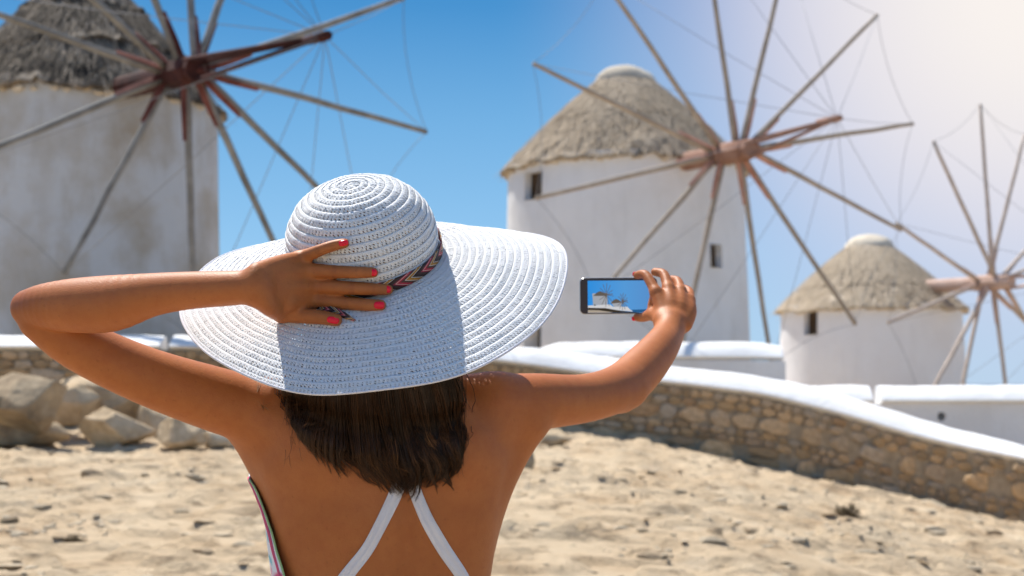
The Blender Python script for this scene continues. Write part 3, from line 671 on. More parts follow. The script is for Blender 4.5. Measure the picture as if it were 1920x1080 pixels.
# hat frame in camera space
HC = cp(686,490,1.95); _e, _r = rad(30), rad(8)
HU = np.array([math.cos(_r), math.sin(_r), 0]); HB = np.array([math.sin(_r)*math.sin(_e), -math.cos(_r)*math.sin(_e), math.cos(_e)]); HW = np.array([-math.sin(_r)*math.cos(_e), math.cos(_r)*math.cos(_e), math.sin(_e)])
def hp(u, b, w_): return HC+u*HU+b*HB+w_*HW
HPAR = [0.2619,0.0057,0.0039,0.0041,0.0045,0.0005,-0.002,0.001,-0.0002,-0.0414,-0.0141,0.01,0.0099,0.0027,0.001,0.0011,0.0005,0.0002]
def rim_rh(th):
    Bm = [np.ones_like(th)]+[f(k*th) for k in range(1,5) for f in (np.cos, np.sin)]
    sn = np.clip(-np.sin(th), 0, 1)
    return sum(c*x for c, x in zip(HPAR[:9], Bm)), sum(c*x for c, x in zip(HPAR[9:], Bm))-.030*sn**2+.007*np.exp(-((np.mod(th+math.pi,2*math.pi)-math.pi+.15)/.35)**2)
CR0, CH = .101, .116
_h = CH*np.sin(np.linspace(math.pi/2, 0, 400))**1.0; _rr = CR0*np.clip(1-(_h/CH)**3.1, 0, 1)**(1/2.2)
_rr = _rr*(1+.02*np.sin(np.clip(_h/CH,0,1)*math.pi))
_s = np.concatenate([[0], np.cumsum(np.hypot(np.diff(_rr), np.diff(_h)))]); SC = _s[-1]
def crown_pt(s_, th):
    r_, h_ = np.interp(s_, _s, _rr), np.interp(s_, _s, _h)
    st = 1+.35*np.exp(-r_/.012)
    return HC+(r_*np.cos(th)*st)[:,None]*HU+(r_*np.sin(th)*.98)[:,None]*HB+h_[:,None]*HW
SB = .163
def brim_pt(s_, th):
    f_ = s_/SB; rr_, hh = rim_rh(th)
    r_ = CR0+(rr_-CR0)*f_; h_ = hh*f_**1.45+(.0034*np.sin(5*th+1)+.0028*np.sin(3*th+2.2)+.0016*np.sin(9*th+.4))*f_**1.5
    return HC+(r_*np.cos(th))[:,None]*HU+(r_*np.sin(th)*(.98+.02*f_))[:,None]*HB+h_[:,None]*HW
def spiral(fn, smax, rows, seg, th0=0, closed_start=False):
    p = smax/rows; nt = (rows+1)*seg; K = 7
    t = np.arange(nt+1)/seg; th = 2*math.pi*t+th0; q = np.linspace(0, 1, K)
    s_in, s_out = np.clip(p*(t-1), 0, smax), np.clip(p*t, 0, smax)
    SS = s_in[:,None]+(s_out-s_in)[:,None]*q[None]; TH = np.repeat(th[:,None], K, 1)
    e = 1e-4; a = fn(np.clip(SS.ravel(), 0, smax), TH.ravel()); a1 = fn(np.clip(SS.ravel()+e, 0, smax+e), TH.ravel()); a0 = fn(np.clip(SS.ravel()-e, -0, smax), TH.ravel()); a2 = fn(SS.ravel(), TH.ravel()+1e-3)
    n_ = np.cross(a2-a, a1-a0); n_ /= np.maximum(np.linalg.norm(n_, axis=1), 1e-12)[:,None]
    sg = np.sign(n_@(HW*.6+0)); n_ *= np.where(sg == 0, 1, sg)[:,None]
    if fn is crown_pt:
        rc = a-(HC+.03*HW); n_ *= np.sign((n_*rc).sum(1))[:,None]
    wd = np.clip((s_out-s_in)/p, 0, 1)[:,None]
    amp = (.0011, .0010) if fn is crown_pt else (.00055, .00045)
    D = (amp[0]*np.clip(np.sin(math.pi*np.clip(q*.97+.015,0,1)), 0, 1)**.35+amp[1]*(1-q))[None]*wd
    r_ = np.linalg.norm((a-HC)-((a-HC)@HW)[:,None]*HW, axis=1).reshape(nt+1, K)
    jit = .00045*vnoise(np.stack([TH.ravel()*40, SS.ravel()*300, 0*TH.ravel()], 1), 4).reshape(nt+1, K)+.0009*vnoise(np.stack([np.cos(TH.ravel())*4, np.sin(TH.ravel())*4, SS.ravel()*60], 1), 7).reshape(nt+1, K)
    V = a+(D+jit).ravel()[:,None]*n_
    U = np.concatenate([[0], np.cumsum(np.maximum(r_[1:,3], .004)*2*math.pi/seg/.0052)])
    I = np.arange((nt+1)*K).reshape(nt+1, K)
    f = np.stack([I[:-1,:-1], I[:-1,1:], I[1:,1:], I[1:,:-1]], -1).reshape(-1, 4)
    uvg = np.stack([np.repeat(U[:,None], K, 1), np.repeat(q[None], nt+1, 0)+np.floor(t)[:,None]], -1).reshape(-1, 2)
    return V, f, uvg[f.ravel()], n_
crV, crF, crUV, _ = spiral(crown_pt, SC, 16, 300)
brV, brF, brUV, _ = spiral(brim_pt, SB, 17, 440)
hatbvh = BVHTree.FromPolygons([tuple(x) for x in np.concatenate([crV, brV])], [tuple(x) for x in np.concatenate([crF, brF+len(crV)]).tolist()])
def hat_d(px, py):
    dr = cp(px, py, 1.); h = hatbvh.ray_cast(Vector((0,0,0)), Vector(dr))
    return -h[0][2] if h[0] is not None else None

# ---- limb chains: (px, py, depth, r)
torso_ch = [[(505,778,2.04,.047),(415,752,2.02,.046),(277,706,1.985,.040),(150,648,1.955,.0355),(78,598,1.935,.031)],
    [(660,705,2.05,.040),(560,742,2.05,.036),(505,775,2.04,.045)],
    [(740,705,2.05,.040),(850,740,2.05,.032),(930,748,2.05,.034)],
    [(925,765,2.05,.048),(1000,754,2.09,.0425),(1080,749,2.15,.0375),(1130,739,2.2,.0365),(1170,722,2.26,.0375),(1205,690,2.32,.0360),(1235,655,2.38,.0315),(1251,630,2.43,.0275),(1259,608,2.46,.0255)],
    [(1163,742,2.25,.0195),(1180,735,2.26,.018)],
    [(478,805,2.06,.036),(504,855,2.065,.031),(530,915,2.06,.026),(560,1000,2.06,.02)],
    [(985,800,2.07,.030),(950,855,2.065,.027),(914,920,2.06,.026),(885,1000,2.06,.02)]]
nb_, nt_ = cp(702,722,2.055), HC-.085*HW-.01*HB
prims = []    # (group, a, b, ra, rb, chain id)
CID = [0]
def addcap(g, a, b, ra, rb): CID[0] += 1; prims.append((g, a, b, ra, rb, CID[0]))
def addchain(g, ch, zf=None):
    CID[0] += 1
    A = np.array([list(cp(x, y, d))+[r_] for x, y, d, r_ in ch])
    if len(A) > 2:
        n = (len(A)-1)*4+1; t = np.linspace(0, len(A)-1, n); i = np.minimum(t.astype(int), len(A)-2); u = (t-i)[:,None]; g_ = lambda k: A[np.clip(i+k, 0, len(A)-1)]
        A = .5*((2*g_(0))+(-g_(-1)+g_(1))*u+(2*g_(-1)-5*g_(0)+4*g_(1)-g_(2))*u*u+(-g_(-1)+3*g_(0)-3*g_(1)+g_(2))*u**3)
    for a_, b_ in zip(A[:-1], A[1:]): prims.append((g, a_[:3], b_[:3], a_[3], b_[3], CID[0]))
for ch in torso_ch: addchain('T', ch)
addcap('T', nb_, nt_, .052, .050)
# legs (world metres)
def wl(x, y, z): return w2c((x, y, z))[0]
cx0 = TC[-1]
for s_ in (-1, 1):
    L_ = [((cx0+s_*.075,2.05,.66),.082),((cx0+s_*.085,2.05,.45),.055),((cx0+s_*.085,2.05,.40),.05),((cx0+s_*.087,2.03,.28),.052),((cx0+s_*.09,2.05,.08),.032)]
    for (a, ra), (b, rb) in zip(L_[:-1], L_[1:]): addcap('T', wl(*a), wl(*b), ra, rb)
    addcap('T', wl(cx0+s_*.09,2.04,.055), wl(cx0+s_*.10,2.20,.03), .034, .026)
# head
hcn = HC-.022*HW-.004*HB
addcap('T', hcn-.045*HW-.015*HB*-1, hcn+.02*HW, .070, .078); addcap('T', hcn-.02*HB-.01*HW, hcn+.01*HB+.01*HW, .078, .080)
addcap('T', hcn-.05*HB-.085*HW, hcn-.07*HB-.09*HW, .030, .018); addcap('T', hcn-.085*HB-.035*HW, hcn-.104*HB-.045*HW, .008, .008)
addcap('T', hcn-.07*HB-.03*HW, hcn-.085*HB+.0*HW, .02, .012); addcap('T', hcn-.082*HB-.066*HW+.012*HU, hcn-.082*HB-.066*HW-.012*HU, .008, .008)
for s_ in (-1,1): addcap('E', hcn+s_*.079*HU-.02*HW, hcn+s_*.084*HU-.045*HW, .011, .007)
# left forearm
addchain('F', [(56,577,1.93,.0255),(88,574,1.915,.031),(140,573,1.90,.0365),(208,569,1.88,.0375),(283,553,1.85,.0285),(350,545,1.825,.0245),(420,541,1.80,.0225),(478,538,1.785,.021)])
def dsafe(px, py, r_, want, gap=.001):
    h = hat_d(px, py); return want if h is None else min(want, h-r_-gap)
def ondepth(px, py, r_, gap=.0008): h = hat_d(px, py); return (h if h else 1.86)-r_-gap
LF = {'pinky':[(562,485,.0098),(598,470,.0078),(624,461,.0074),(646,456,.0064)],'ring':[(575,507,.0105),(631,509.5,.0085),(667,510.5,.0079),(700,511,.0069)],
      'middle':[(590,537,.0105),(658,540,.0088),(697,542,.0082),(727,543,.0072)],'index':[(585,563,.0105),(653,569,.0087),(689,571.5,.0081),(714,572,.0072)],
      'thumb':[(528,588,.0112),(568,592,.0102),(603,595,.0093),(630,600,.0082)]}
wr = 1.785; tipL = {}
for k_, ch in LF.items():
    ds = [ondepth(x, y, r_, .0005) for x, y, r_ in ch]
    # knuckle stands off the hat a little, phalanges rest on it
    for i in range(4): ds[i] -= (.007, .003, .0008, .0003)[i]
    # smooth so the finger is not kinked
    ds[1] = min(ds[1], (ds[0]+ds[2])/2+.001)
    pts = [(x, y, d, r_) for (x, y, r_), d in zip(ch, ds)]
    addchain('L'+k_, pts); tipL[k_] = pts
for (x0, y0, r0), k_ in (((482,509,.0112),'pinky'),((482,524,.0125),'ring'),((484,541,.0128),'middle'),((484,555,.0120),'index')):
    kx = tipL[k_][0]; a = (x0, y0, wr, r0)
    xm, ym = (x0+kx[0])/2, (y0+kx[1])/2; dm = dsafe(xm, ym, .012, (wr+kx[2])/2, .002)
    addchain('P', [a, (xm, ym, dm, .0125), (kx[0], kx[1], kx[2], kx[3]*1.03)])
kt = tipL['thumb'][0]; addchain('P', [(486,556,wr,.0125),(505,574,min(wr+.01, kt[2]),.0125),kt])
addchain('P', [(540,570,(wr+tipL['index'][0][2])/2,.010),(572,574,tipL['index'][0][2],.009)])
# right hand
RF = {'index':[(1230,548,2.50,.0098),(1211,516,2.53,.0085),(1195,516,2.55,.0075)],'middle':[(1253,541,2.515,.0100),(1245,515,2.545,.0088),(1228,510,2.565,.0076)],
      'ring':[(1276,546,2.52,.0098),(1270,527,2.55,.0085),(1252,524,2.575,.0072)],'pinky':[(1293,563,2.51,.0092),(1292,546,2.545,.0078),(1275,538,2.57,.0068)],
      'thumb':[(1240,597,2.47,.0125),(1222,590,2.50,.0105),(1206,595,2.535,.0085),(1194,595,2.545,.0072)]}
for k_, ch in RF.items(): addchain('R'+k_, ch)
for (x0, y0), k_ in (((1246,600),'index'),((1256,602),'middle'),((1268,606),'ring'),((1284,608),'pinky')):
    kx = RF[k_][0]; addchain('Q', [(x0, y0, 2.465, .0135), ((x0+kx[0])/2+3, (y0+kx[1])/2, 2.485, .0140), (kx[0], kx[1], kx[2], kx[3]*1.08)])
addchain('Q', [(1228,556,2.51,.009),(1224,575,2.51,.0095),(1230,590,2.50,.011)]); addchain('Q', [(1240,600,2.465,.014),(1238,590,2.485,.013)])
GR = {}
for i, p in enumerate(prims): GR.setdefault(p[0], []).append(p)
GA = {g: tuple(np.array([q[i] for q in L_]) for i in (1,2,3,4)) for g, L_ in GR.items()}
def capm(c, g):
    a, b_, ra, rb_ = GA[g]; ba = b_-a; pa = c-a; h = np.clip((pa*ba).sum(1)/np.maximum((ba*ba).sum(1), 1e-12), 0, 1)
    return np.linalg.norm(pa-h[:,None]*ba, axis=1)-(ra+(rb_-ra)*h)
KI = {'T':.022,'E':.006,'F':.010,'P':.0075,'Q':.008}
def body_sdf(p, only=None):
    pc_ = p.mean(0); R_ = np.linalg.norm(p-pc_, axis=1).max()
    c1 = pc_[None]
    cd = {}; 
    for g, L_ in GR.items(): cd[g] = capm(pc_, g)
    td = torsod(c1)[0]; best = min(min(v_.min() for v_ in cd.values()), td)
    lim = best+2*R_+.03
    def grp(g):
        chs = {}; r_ = None; k = KI.get(g, .0035)
        for q, d0 in zip(GR[g], cd[g]):
            if d0 < lim:
                d = capd(p, *q[1:5]); chs[q[5]] = d if q[5] not in chs else np.minimum(chs[q[5]], d)
        for d in chs.values(): r_ = d if r_ is None else smin(r_, d, k)
        return r_
    def un(a, b, k): return b if a is None else a if b is None else smin(a, b, k)
    T = grp('T')
    if td < lim+.03: T = un(T, torsod(p), .028)
    T = un(T, grp('E'), .006)
    fl = None
    for k in LF: fl = un(fl, grp('L'+k), .0014)
    fl = un(grp('P'), fl, .0055); fl = un(grp('F'), fl, .012)
    T = un(T, fl, .0045)
    fr = None
    for k in RF: fr = un(fr, grp('R'+k), .0018)
    fr = un(grp('Q'), fr, .006)
    return un(T, fr, .012)
def polygonize(sdf, lo, hi, h, margin=.013):
    nb = 16; bs = nb*h; n = np.ceil((np.array(hi)-lo)/bs).astype(int); lo = np.array(lo, float)
    bi = np.stack(np.meshgrid(*[np.arange(k) for k in n], indexing='ij'), -1).reshape(-1, 3)
    cen = lo+(bi+.5)*bs
    dc = np.full(len(cen), 1e9)
    td = torsod(cen); dc = td/1.6-.02*(td > 0)
    for q in prims: dc = np.minimum(dc, capd(cen, *q[1:5]))
    act = bi[np.abs(dc) < bs*.87+margin]
    g = np.arange(nb+1); G = np.stack(np.meshgrid(g, g, g, indexing='ij'), -1).reshape(-1, 3)
    N_ = int(n.max())*nb+4
    VK, VP, FQ = [], [], []
    key = lambda c: (c[:,0]*N_+c[:,1])*N_+c[:,2]
    for b in act:
        base = b*nb; p = lo+(G+base)*h; d = sdf(p)
        if d is None: continue
        if d.min() > 0 or d.max() < 0: continue
        D = d.reshape(nb+1, nb+1, nb+1); acc = np.zeros((nb,nb,nb,3)); cnt = np.zeros((nb,nb,nb))
        for ax in range(3):
            D0 = np.take(D, range(nb), ax); D1 = np.take(D, range(1, nb+1), ax); cr = (D0 < 0) != (D1 < 0)
            t = np.where(cr, D0/np.where(cr, D0-D1, 1), 0); I = np.argwhere(cr)
            if not len(I): continue
            tt = t[cr]; pos = I.astype(float); pos[:,ax] += tt
            o1, o2 = [a for a in range(3) if a != ax]
            for s1 in (0, 1):
                for s2 in (0, 1):
                    J = I.copy(); J[:,o1] -= s1; J[:,o2] -= s2; m = (J[:,o1] >= 0)&(J[:,o2] >= 0)&(J[:,o1] < nb)&(J[:,o2] < nb)
                    Jm = J[m]; np.add.at(acc, (Jm[:,0],Jm[:,1],Jm[:,2]), pos[m]); np.add.at(cnt, (Jm[:,0],Jm[:,1],Jm[:,2]), 1)
            m = (I[:,o1] < nb)&(I[:,o2] < nb)   # faces owned by this block
            I2 = I[m]+base; neg = D0[cr][m] < 0; q = []
            for s1, s2 in ((0,0),(1,0),(1,1),(0,1)):
                J = I2.copy(); J[:,o1] -= s1; J[:,o2] -= s2; q.append(key(J+2))
            q = np.stack(q, 1); flip = neg if ax != 1 else ~neg; q[~flip] = q[~flip][:,::-1]; FQ.append(q)
        c = np.argwhere(cnt > 0)
        if len(c): VK.append(key(c+base+2)); VP.append(lo+(base+acc[c[:,0],c[:,1],c[:,2]]/cnt[c[:,0],c[:,1],c[:,2]][:,None])*h)
    VK = np.concatenate(VK); VP = np.concatenate(VP); FQ = np.concatenate(FQ)
    o = np.argsort(VK); VK = VK[o]; VP = VP[o]; ix = np.searchsorted(VK, FQ); ix = np.clip(ix, 0, len(VK)-1)
    ok = (VK[ix] == FQ).all(1); return VP, ix[ok]
bv, bf = polygonize(body_sdf, (-.76,-1.36,-2.72), (.36,.30,-1.70), .0026)
def relax(v, f, it, lam=.5):
    e = np.concatenate([f[:,[0,1]], f[:,[1,2]], f[:,[2,3]], f[:,[3,0]]]); n = len(v); dg = np.bincount(e[:,0], minlength=n)+np.bincount(e[:,1], minlength=n)
    for k in range(it):
        s_ = np.stack([np.bincount(e[:,0], v[e[:,1],i], n)+np.bincount(e[:,1], v[e[:,0],i], n) for i in range(3)], 1)/np.maximum(dg,1)[:,None]
        v = v+(lam if k % 2 == 0 else -lam*1.03)*(s_-v)
    return v
bv = relax(bv, bf, 6)
feet = P(720, 2500, 2.05); person = empty('person', (c2w(cp(722,540,2.05))[0][0], 2.05, 0), 'tanned dark haired woman seen from behind in a white halter dress, hand on hat', 'person'); PO = loc_of(person)
bw_ = c2w(bv)-PO
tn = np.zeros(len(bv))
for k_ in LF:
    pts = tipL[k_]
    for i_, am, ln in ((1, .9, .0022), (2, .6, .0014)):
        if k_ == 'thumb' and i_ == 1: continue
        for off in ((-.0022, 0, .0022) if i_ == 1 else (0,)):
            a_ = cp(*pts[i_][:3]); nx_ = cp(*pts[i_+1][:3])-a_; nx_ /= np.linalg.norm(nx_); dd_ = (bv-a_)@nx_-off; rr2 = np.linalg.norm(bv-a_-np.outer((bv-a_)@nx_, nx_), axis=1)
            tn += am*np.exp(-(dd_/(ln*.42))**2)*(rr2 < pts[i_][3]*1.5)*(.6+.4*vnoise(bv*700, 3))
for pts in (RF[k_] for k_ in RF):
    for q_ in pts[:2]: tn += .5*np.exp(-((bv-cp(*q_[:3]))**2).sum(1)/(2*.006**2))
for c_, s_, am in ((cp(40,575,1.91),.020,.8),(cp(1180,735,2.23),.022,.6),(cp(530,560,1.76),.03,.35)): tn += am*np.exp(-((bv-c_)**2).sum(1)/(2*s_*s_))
obj('body', mesh('body', bw_, bf, M['skin'], True, attrs={'crease':np.clip(tn, 0, 1)}), person)
bodybvh = BVHTree.FromPolygons([tuple(x) for x in bv], [tuple(x) for x in bf.tolist()])
def body_d(px, py):
    h = bodybvh.ray_cast(Vector((0,0,0)), Vector(cp(px, py, 1.))); return -h[0][2] if h[0] is not None else None

# finger nails: domed plates on the near side of each finger tip
def nail(px, py, d, r_, ax2, L, W, lift=.0006):
    n = 9; g = np.linspace(-1, 1, n); a, b = np.meshgrid(g, g); a, b = a.ravel(), b.ravel()
    x = a*np.sqrt(1-.42*b*b); y = b*np.sqrt(1-.30*a*a)
    t = np.array([ax2[0], -ax2[1], 0.]); t /= np.linalg.norm(t); s_ = np.array([-t[1], t[0], 0]); zz = np.array([0,0,1.])
    c = cp(px, py, d)
    yy = y*W/2; rr_ = max(r_, W/2*1.02); hz = np.sqrt(np.maximum(rr_*rr_-yy*yy, 0))-rr_+r_+lift-.0012*x*x*(x > 0)-.0004*(np.maximum(abs(x),abs(y)) > .95)
    top = c+(x*L/2)[:,None]*t+yy[:,None]*s_+hz[:,None]*zz; bot = top-zz*.0016
    I = np.arange(n*n).reshape(n, n); f = [(I[i,j],I[i,j+1],I[i+1,j+1],I[i+1,j]) for i in range(n-1) for j in range(n-1)]
    f += [tuple(k+n*n for k in q[::-1]) for q in f]
    rim = list(I[0,:])+list(I[1:,-1])+list(I[-1,-2::-1])+list(I[-2:0:-1,0]); m = len(rim)
    f += [(rim[i], rim[i]+n*n, rim[(i+1)%m]+n*n, rim[(i+1)%m]) for i in range(m)]
    v = c2w(np.concatenate([top, bot]))-PO; o = obj('fingernail', mesh('fingernail', v, [tuple(map(int, q)) for q in f], M['nail']), person); return o
for k_, px, py, L, W in (('pinky',646,456,18,11),('ring',699,511,20,13.5),('middle',725,542.5,20,14),('index',713,572,20,14),('thumb',627,600,23,13)):
    ch = tipL[k_]; a, b = ch[-2], ch[-1]; fr = (px-a[0])/(b[0]-a[0]); d = a[2]+(b[2]-a[2])*fr; rr_ = a[3]+(b[3]-a[3])*min(fr, 1)
    nail(px-1, py, d, rr_, (b[0]-a[0], b[1]-a[1]), L*d/F, W*d/F)
nail(1189.5, 514, 2.555, .0055, (-1,-.1), 8*2.55/F, 9*2.55/F); nail(1190, 597, 2.547, .0055, (-1,.1), 12*2.55/F, 9*2.55/F)
# eyes and lips (on the far side of the head)
for s_ in (-1,1):
    c = hcn-.078*HB-.012*HW+s_*.030*HU; bm = bmesh.new(); bmesh.ops.create_uvsphere(bm, u_segments=16, v_segments=10, radius=.012)
    v = np.array([x.co[:] for x in bm.verts]); f = [tuple(x.index for x in q.verts) for q in bm.faces]; bm.free()
    obj('eye', mesh('eye', c2w(v+c)-PO, f, M['lime_far']), person)

# ---- dress: fabric shell round the torso, low at the back
TQ = [q for q in prims if q[0] == 'T' and -.45 < q[1][1] < -.15 and min(q[3], q[4]) > .02 and abs(q[1][0]+.1775) < .2]
def body_sdf_t(p):
    d = torsod(p); chs = {}
    for q in TQ: e_ = capd(p, *q[1:5]); chs[q[5]] = e_ if q[5] not in chs else np.minimum(chs[q[5]], e_)
    for e_ in chs.values(): d = smin(d, e_, .025)
    return d
def tsurf(y, phi, off):     # radial search from the torso axis; phi 0 faces the camera
    y, phi, off = np.broadcast_arrays(np.atleast_1d(y).astype(float), phi, off); a, c, b, z = torso_par(y)
    o = np.stack([c, y, z], 1); dr = np.stack([np.sin(phi), 0*phi, np.cos(phi)], 1); lo_, hi_ = np.zeros(len(y)), np.full(len(y), .35)
    for _ in range(20):
        m = (lo_+hi_)/2; ins = body_sdf_t(o+dr*m[:,None]) < off; lo_ = np.where(ins, m, lo_); hi_ = np.where(ins, hi_, m)
    return o+dr*lo_[:,None]
ypx = lambda py: -(py-540)*PXM
def phiL(py): return np.radians(np.interp(py, [850,906,960,1020,1080,1160,1250,1320], [-120,-85,-75,-68,-61,-52,-36,0]))
def phiR(py): return np.radians(np.interp(py, [850,906,1000,1080,1160,1250,1320], [150,125,118,112,85,45,0]))
rows = np.arange(850, 1560, 8); cols = 90; uu = np.linspace(0, 1, cols); RY, UU = np.meshgrid(rows, uu, indexing='ij')
RY, UU = RY.ravel().astype(float), UU.ravel(); a0, a1 = phiR(RY), 2*math.pi+phiL(RY)
V = tsurf(ypx(RY), a0+(a1-a0)*UU, (.0022+.0012*np.clip(1-np.abs((RY-960)/90), 0, 1)*(UU > .93)+.007*np.clip((RY-985)/90, 0, 1)*np.clip((UU-.86)/.1, 0, 1)))
V = np.array(V); nr = len(rows); I = np.arange(nr*cols).reshape(nr, cols)
f = np.stack([I[:-1,:-1], I[:-1,1:], I[1:,1:], I[1:,:-1]], -1).reshape(-1, 4)
dress = obj('dress', mesh('dress', c2w(V)-PO, f, M['dress']), person); md = dress.modifiers.new('thick', 'SOLIDIFY'); md.thickness = .0018
# skirt to the knee
prof = []; yb = c2w(V[-cols:]); cxx, cyy = yb[:,0].mean(), yb[:,1].mean(); zt = yb[:,2].mean(); sv = []
for k in range(12):
    z = zt-(zt-.52)*k/11; g = 1+.25*k/11
    for j in range(120):
        a = j/120*2*math.pi; fo = 1+.05*k/11*math.sin(a*14)
        sv.append((cxx+math.cos(a)*.178*g*fo, cyy+math.sin(a)*.125*g*fo*1.1, z))
f = [(i*120+j, i*120+(j+1)%120, (i+1)*120+(j+1)%120, (i+1)*120+j) for i in range(11) for j in range(120)]
sk = obj('skirt', mesh('skirt', np.array(sv)-PO, f, M['dress']), person); md = sk.modifiers.new('thick', 'SOLIDIFY'); md.thickness = .002
# embroidered edge
for (o1, rr_, mt, nm, da) in ((.0030,.0015,'green','green_edging',.01),(.0036,.0024,'pink','pink_edging',-.035)):
    pyv = np.arange(898, 1250, 6.); pts = tsurf(ypx(pyv), phiL(pyv)+da, o1+.0012*np.clip(1-np.abs((pyv-960)/90), 0, 1)+.007*np.clip((pyv-985)/90, 0, 1))
    pts = pts+np.stack([0*pyv, .0006*np.sin(pyv*.9), .0008*np.cos(pyv*1.1)], 1)
    v, f = tube(np.array(pts), rr_, 8); obj(nm, mesh(nm, c2w(v)-PO, f, M[mt]), person)
# ---- halter straps lying on the back
def strap(path, w0, seed):   # path of (px,py)
    path = np.array(path, float); s_ = np.concatenate([[0], np.cumsum(np.hypot(*np.diff(path, axis=0).T))]); n = 60
    q = np.stack([np.interp(np.linspace(0, s_[-1], n), s_, path[:,i]) for i in (0,1)], 1)
    for i in (0,1): q[2:-2,i] = (q[:-4,i]+q[1:-3,i]+q[2:-2,i]+q[3:-1,i]+q[4:,i])/5
    t = np.gradient(q, axis=0); t /= np.linalg.norm(t, axis=1)[:,None]; nrm_ = np.stack([-t[:,1], t[:,0]], 1)
    K = 11; top, bot = [], []
    for i in range(n):
        ww = w0*(1+.05*math.sin(i*.21+seed)); 
        for j in range(K):
            u = j/(K-1)*2-1; p = q[i]+nrm_[i]*u*ww/2; d = body_d(p[0], p[1]) or 1.96
            rg = .0007*math.sin(u*7+i*.09+seed)+.0005*math.sin(u*13-i*.17)+.0009*(1-u*u)
            top.append(cp(p[0], p[1], d-.0018-rg)); bot.append(cp(p[0], p[1], d-.0002))
    V = np.array(top+bot); I = np.arange(n*K).reshape(n, K); m = n*K
    f = [(I[i,j],I[i,j+1],I[i+1,j+1],I[i+1,j]) for i in range(n-1) for j in range(K-1)]; f += [tuple(x+m for x in w_[::-1]) for w_ in f]
    for i in range(n-1): f += [(I[i,0],I[i+1,0],I[i+1,0]+m,I[i,0]+m),(I[i,-1],I[i,-1]+m,I[i+1,-1]+m,I[i+1,-1])]
    f = [tuple(int(x) for x in w_) for w_ in f]
    obj('strap', mesh('strap', c2w(V)-PO, f, M['strap']), person)
strap([(764,820),(757,880),(744,922),(722,968),(690,1030),(649,1080),(600,1150),(560,1240),(545,1290)], 25, 0)
strap([(760,822),(768,880),(778,922),(800,975),(832,1030),(867,1080),(905,1160),(925,1230)], 25, 2)

# ---- hair: locks of fine strands from under the hat down the back
def m_hair():
    m, t, b = mat('brown_hair', (.03,.015,.008), .38, .28)
    at = t.nodes.new('ShaderNodeAttribute'); at.attribute_name = 'tone'; c = ramp(t, at.outputs['Fac'], [(0,(.010,.005,.003)),(.35,(.024,.012,.006)),(.65,(.085,.036,.014)),(1,(.30,.14,.05))])
    setc(t, b, c); b.inputs['Coat Weight'].default_value = 0; return m
M['hair'] = m_hair(); hr = np.random.default_rng(5)
bot_c = np.array([(547,788),(556,812),(566,828),(592,852),(622,872),(659,890),(692,903),(715,904),(742,926),(764,932),(788,918),(814,906),(834,904),(850,896),(860,882),(862,862)], float)
HV, HF, HT = [], [], []; off = 0; n_lock = 72; K = 15
def strand(pts, r0, tone):
    global off
    P_ = np.array(pts); t = np.gradient(P_, axis=0); t /= np.linalg.norm(t, axis=1)[:,None]
    a = np.cross(t, [0,0,1.]); a /= np.maximum(np.linalg.norm(a, axis=1), 1e-6)[:,None]; b = np.cross(t, a); n = len(P_)
    rr_ = r0*np.clip(1.02-np.linspace(0,1,n)**4, .12, 1)
    v = np.stack([P_+rr_[:,None]*(math.cos(k*2.094)*a+math.sin(k*2.094)*b) for k in range(3)], 1).reshape(-1,3)
    HV.append(v); f = [[off+i*3+j, off+i*3+(j+1)%3, off+(i+1)*3+(j+1)%3, off+(i+1)*3+j] for i in range(n-1) for j in range(3)]
    HF.append(np.array(f)); HT.append(np.repeat(tone+np.linspace(-.06,.24,n)**1 , 3)); off += len(v)
def curve3(c, n):
    c = np.array(c); t = np.linspace(0, len(c)-1, n); i = np.minimum(t.astype(int), len(c)-2); u = (t-i)[:,None]
    g = lambda k: c[np.clip(i+k, 0, len(c)-1)]
    return .5*((2*g(0))+(-g(-1)+g(1))*u+(2*g(-1)-5*g(0)+4*g(1)-g(2))*u*u+(-g(-1)+3*g(0)-3*g(1)+g(2))*u**3)
def bp(px, py, ex):
    d = body_d(px, py); d = 1.96 if d is None or d > 2.04 else d
    return cp(px, py, d-ex)
def cont(u_):
    u_ = min(max(u_, 0), 1); b_ = u_*(len(bot_c)-1); i_ = min(int(b_), len(bot_c)-2); return bot_c[i_]+(bot_c[i_+1]-bot_c[i_])*(b_-i_)
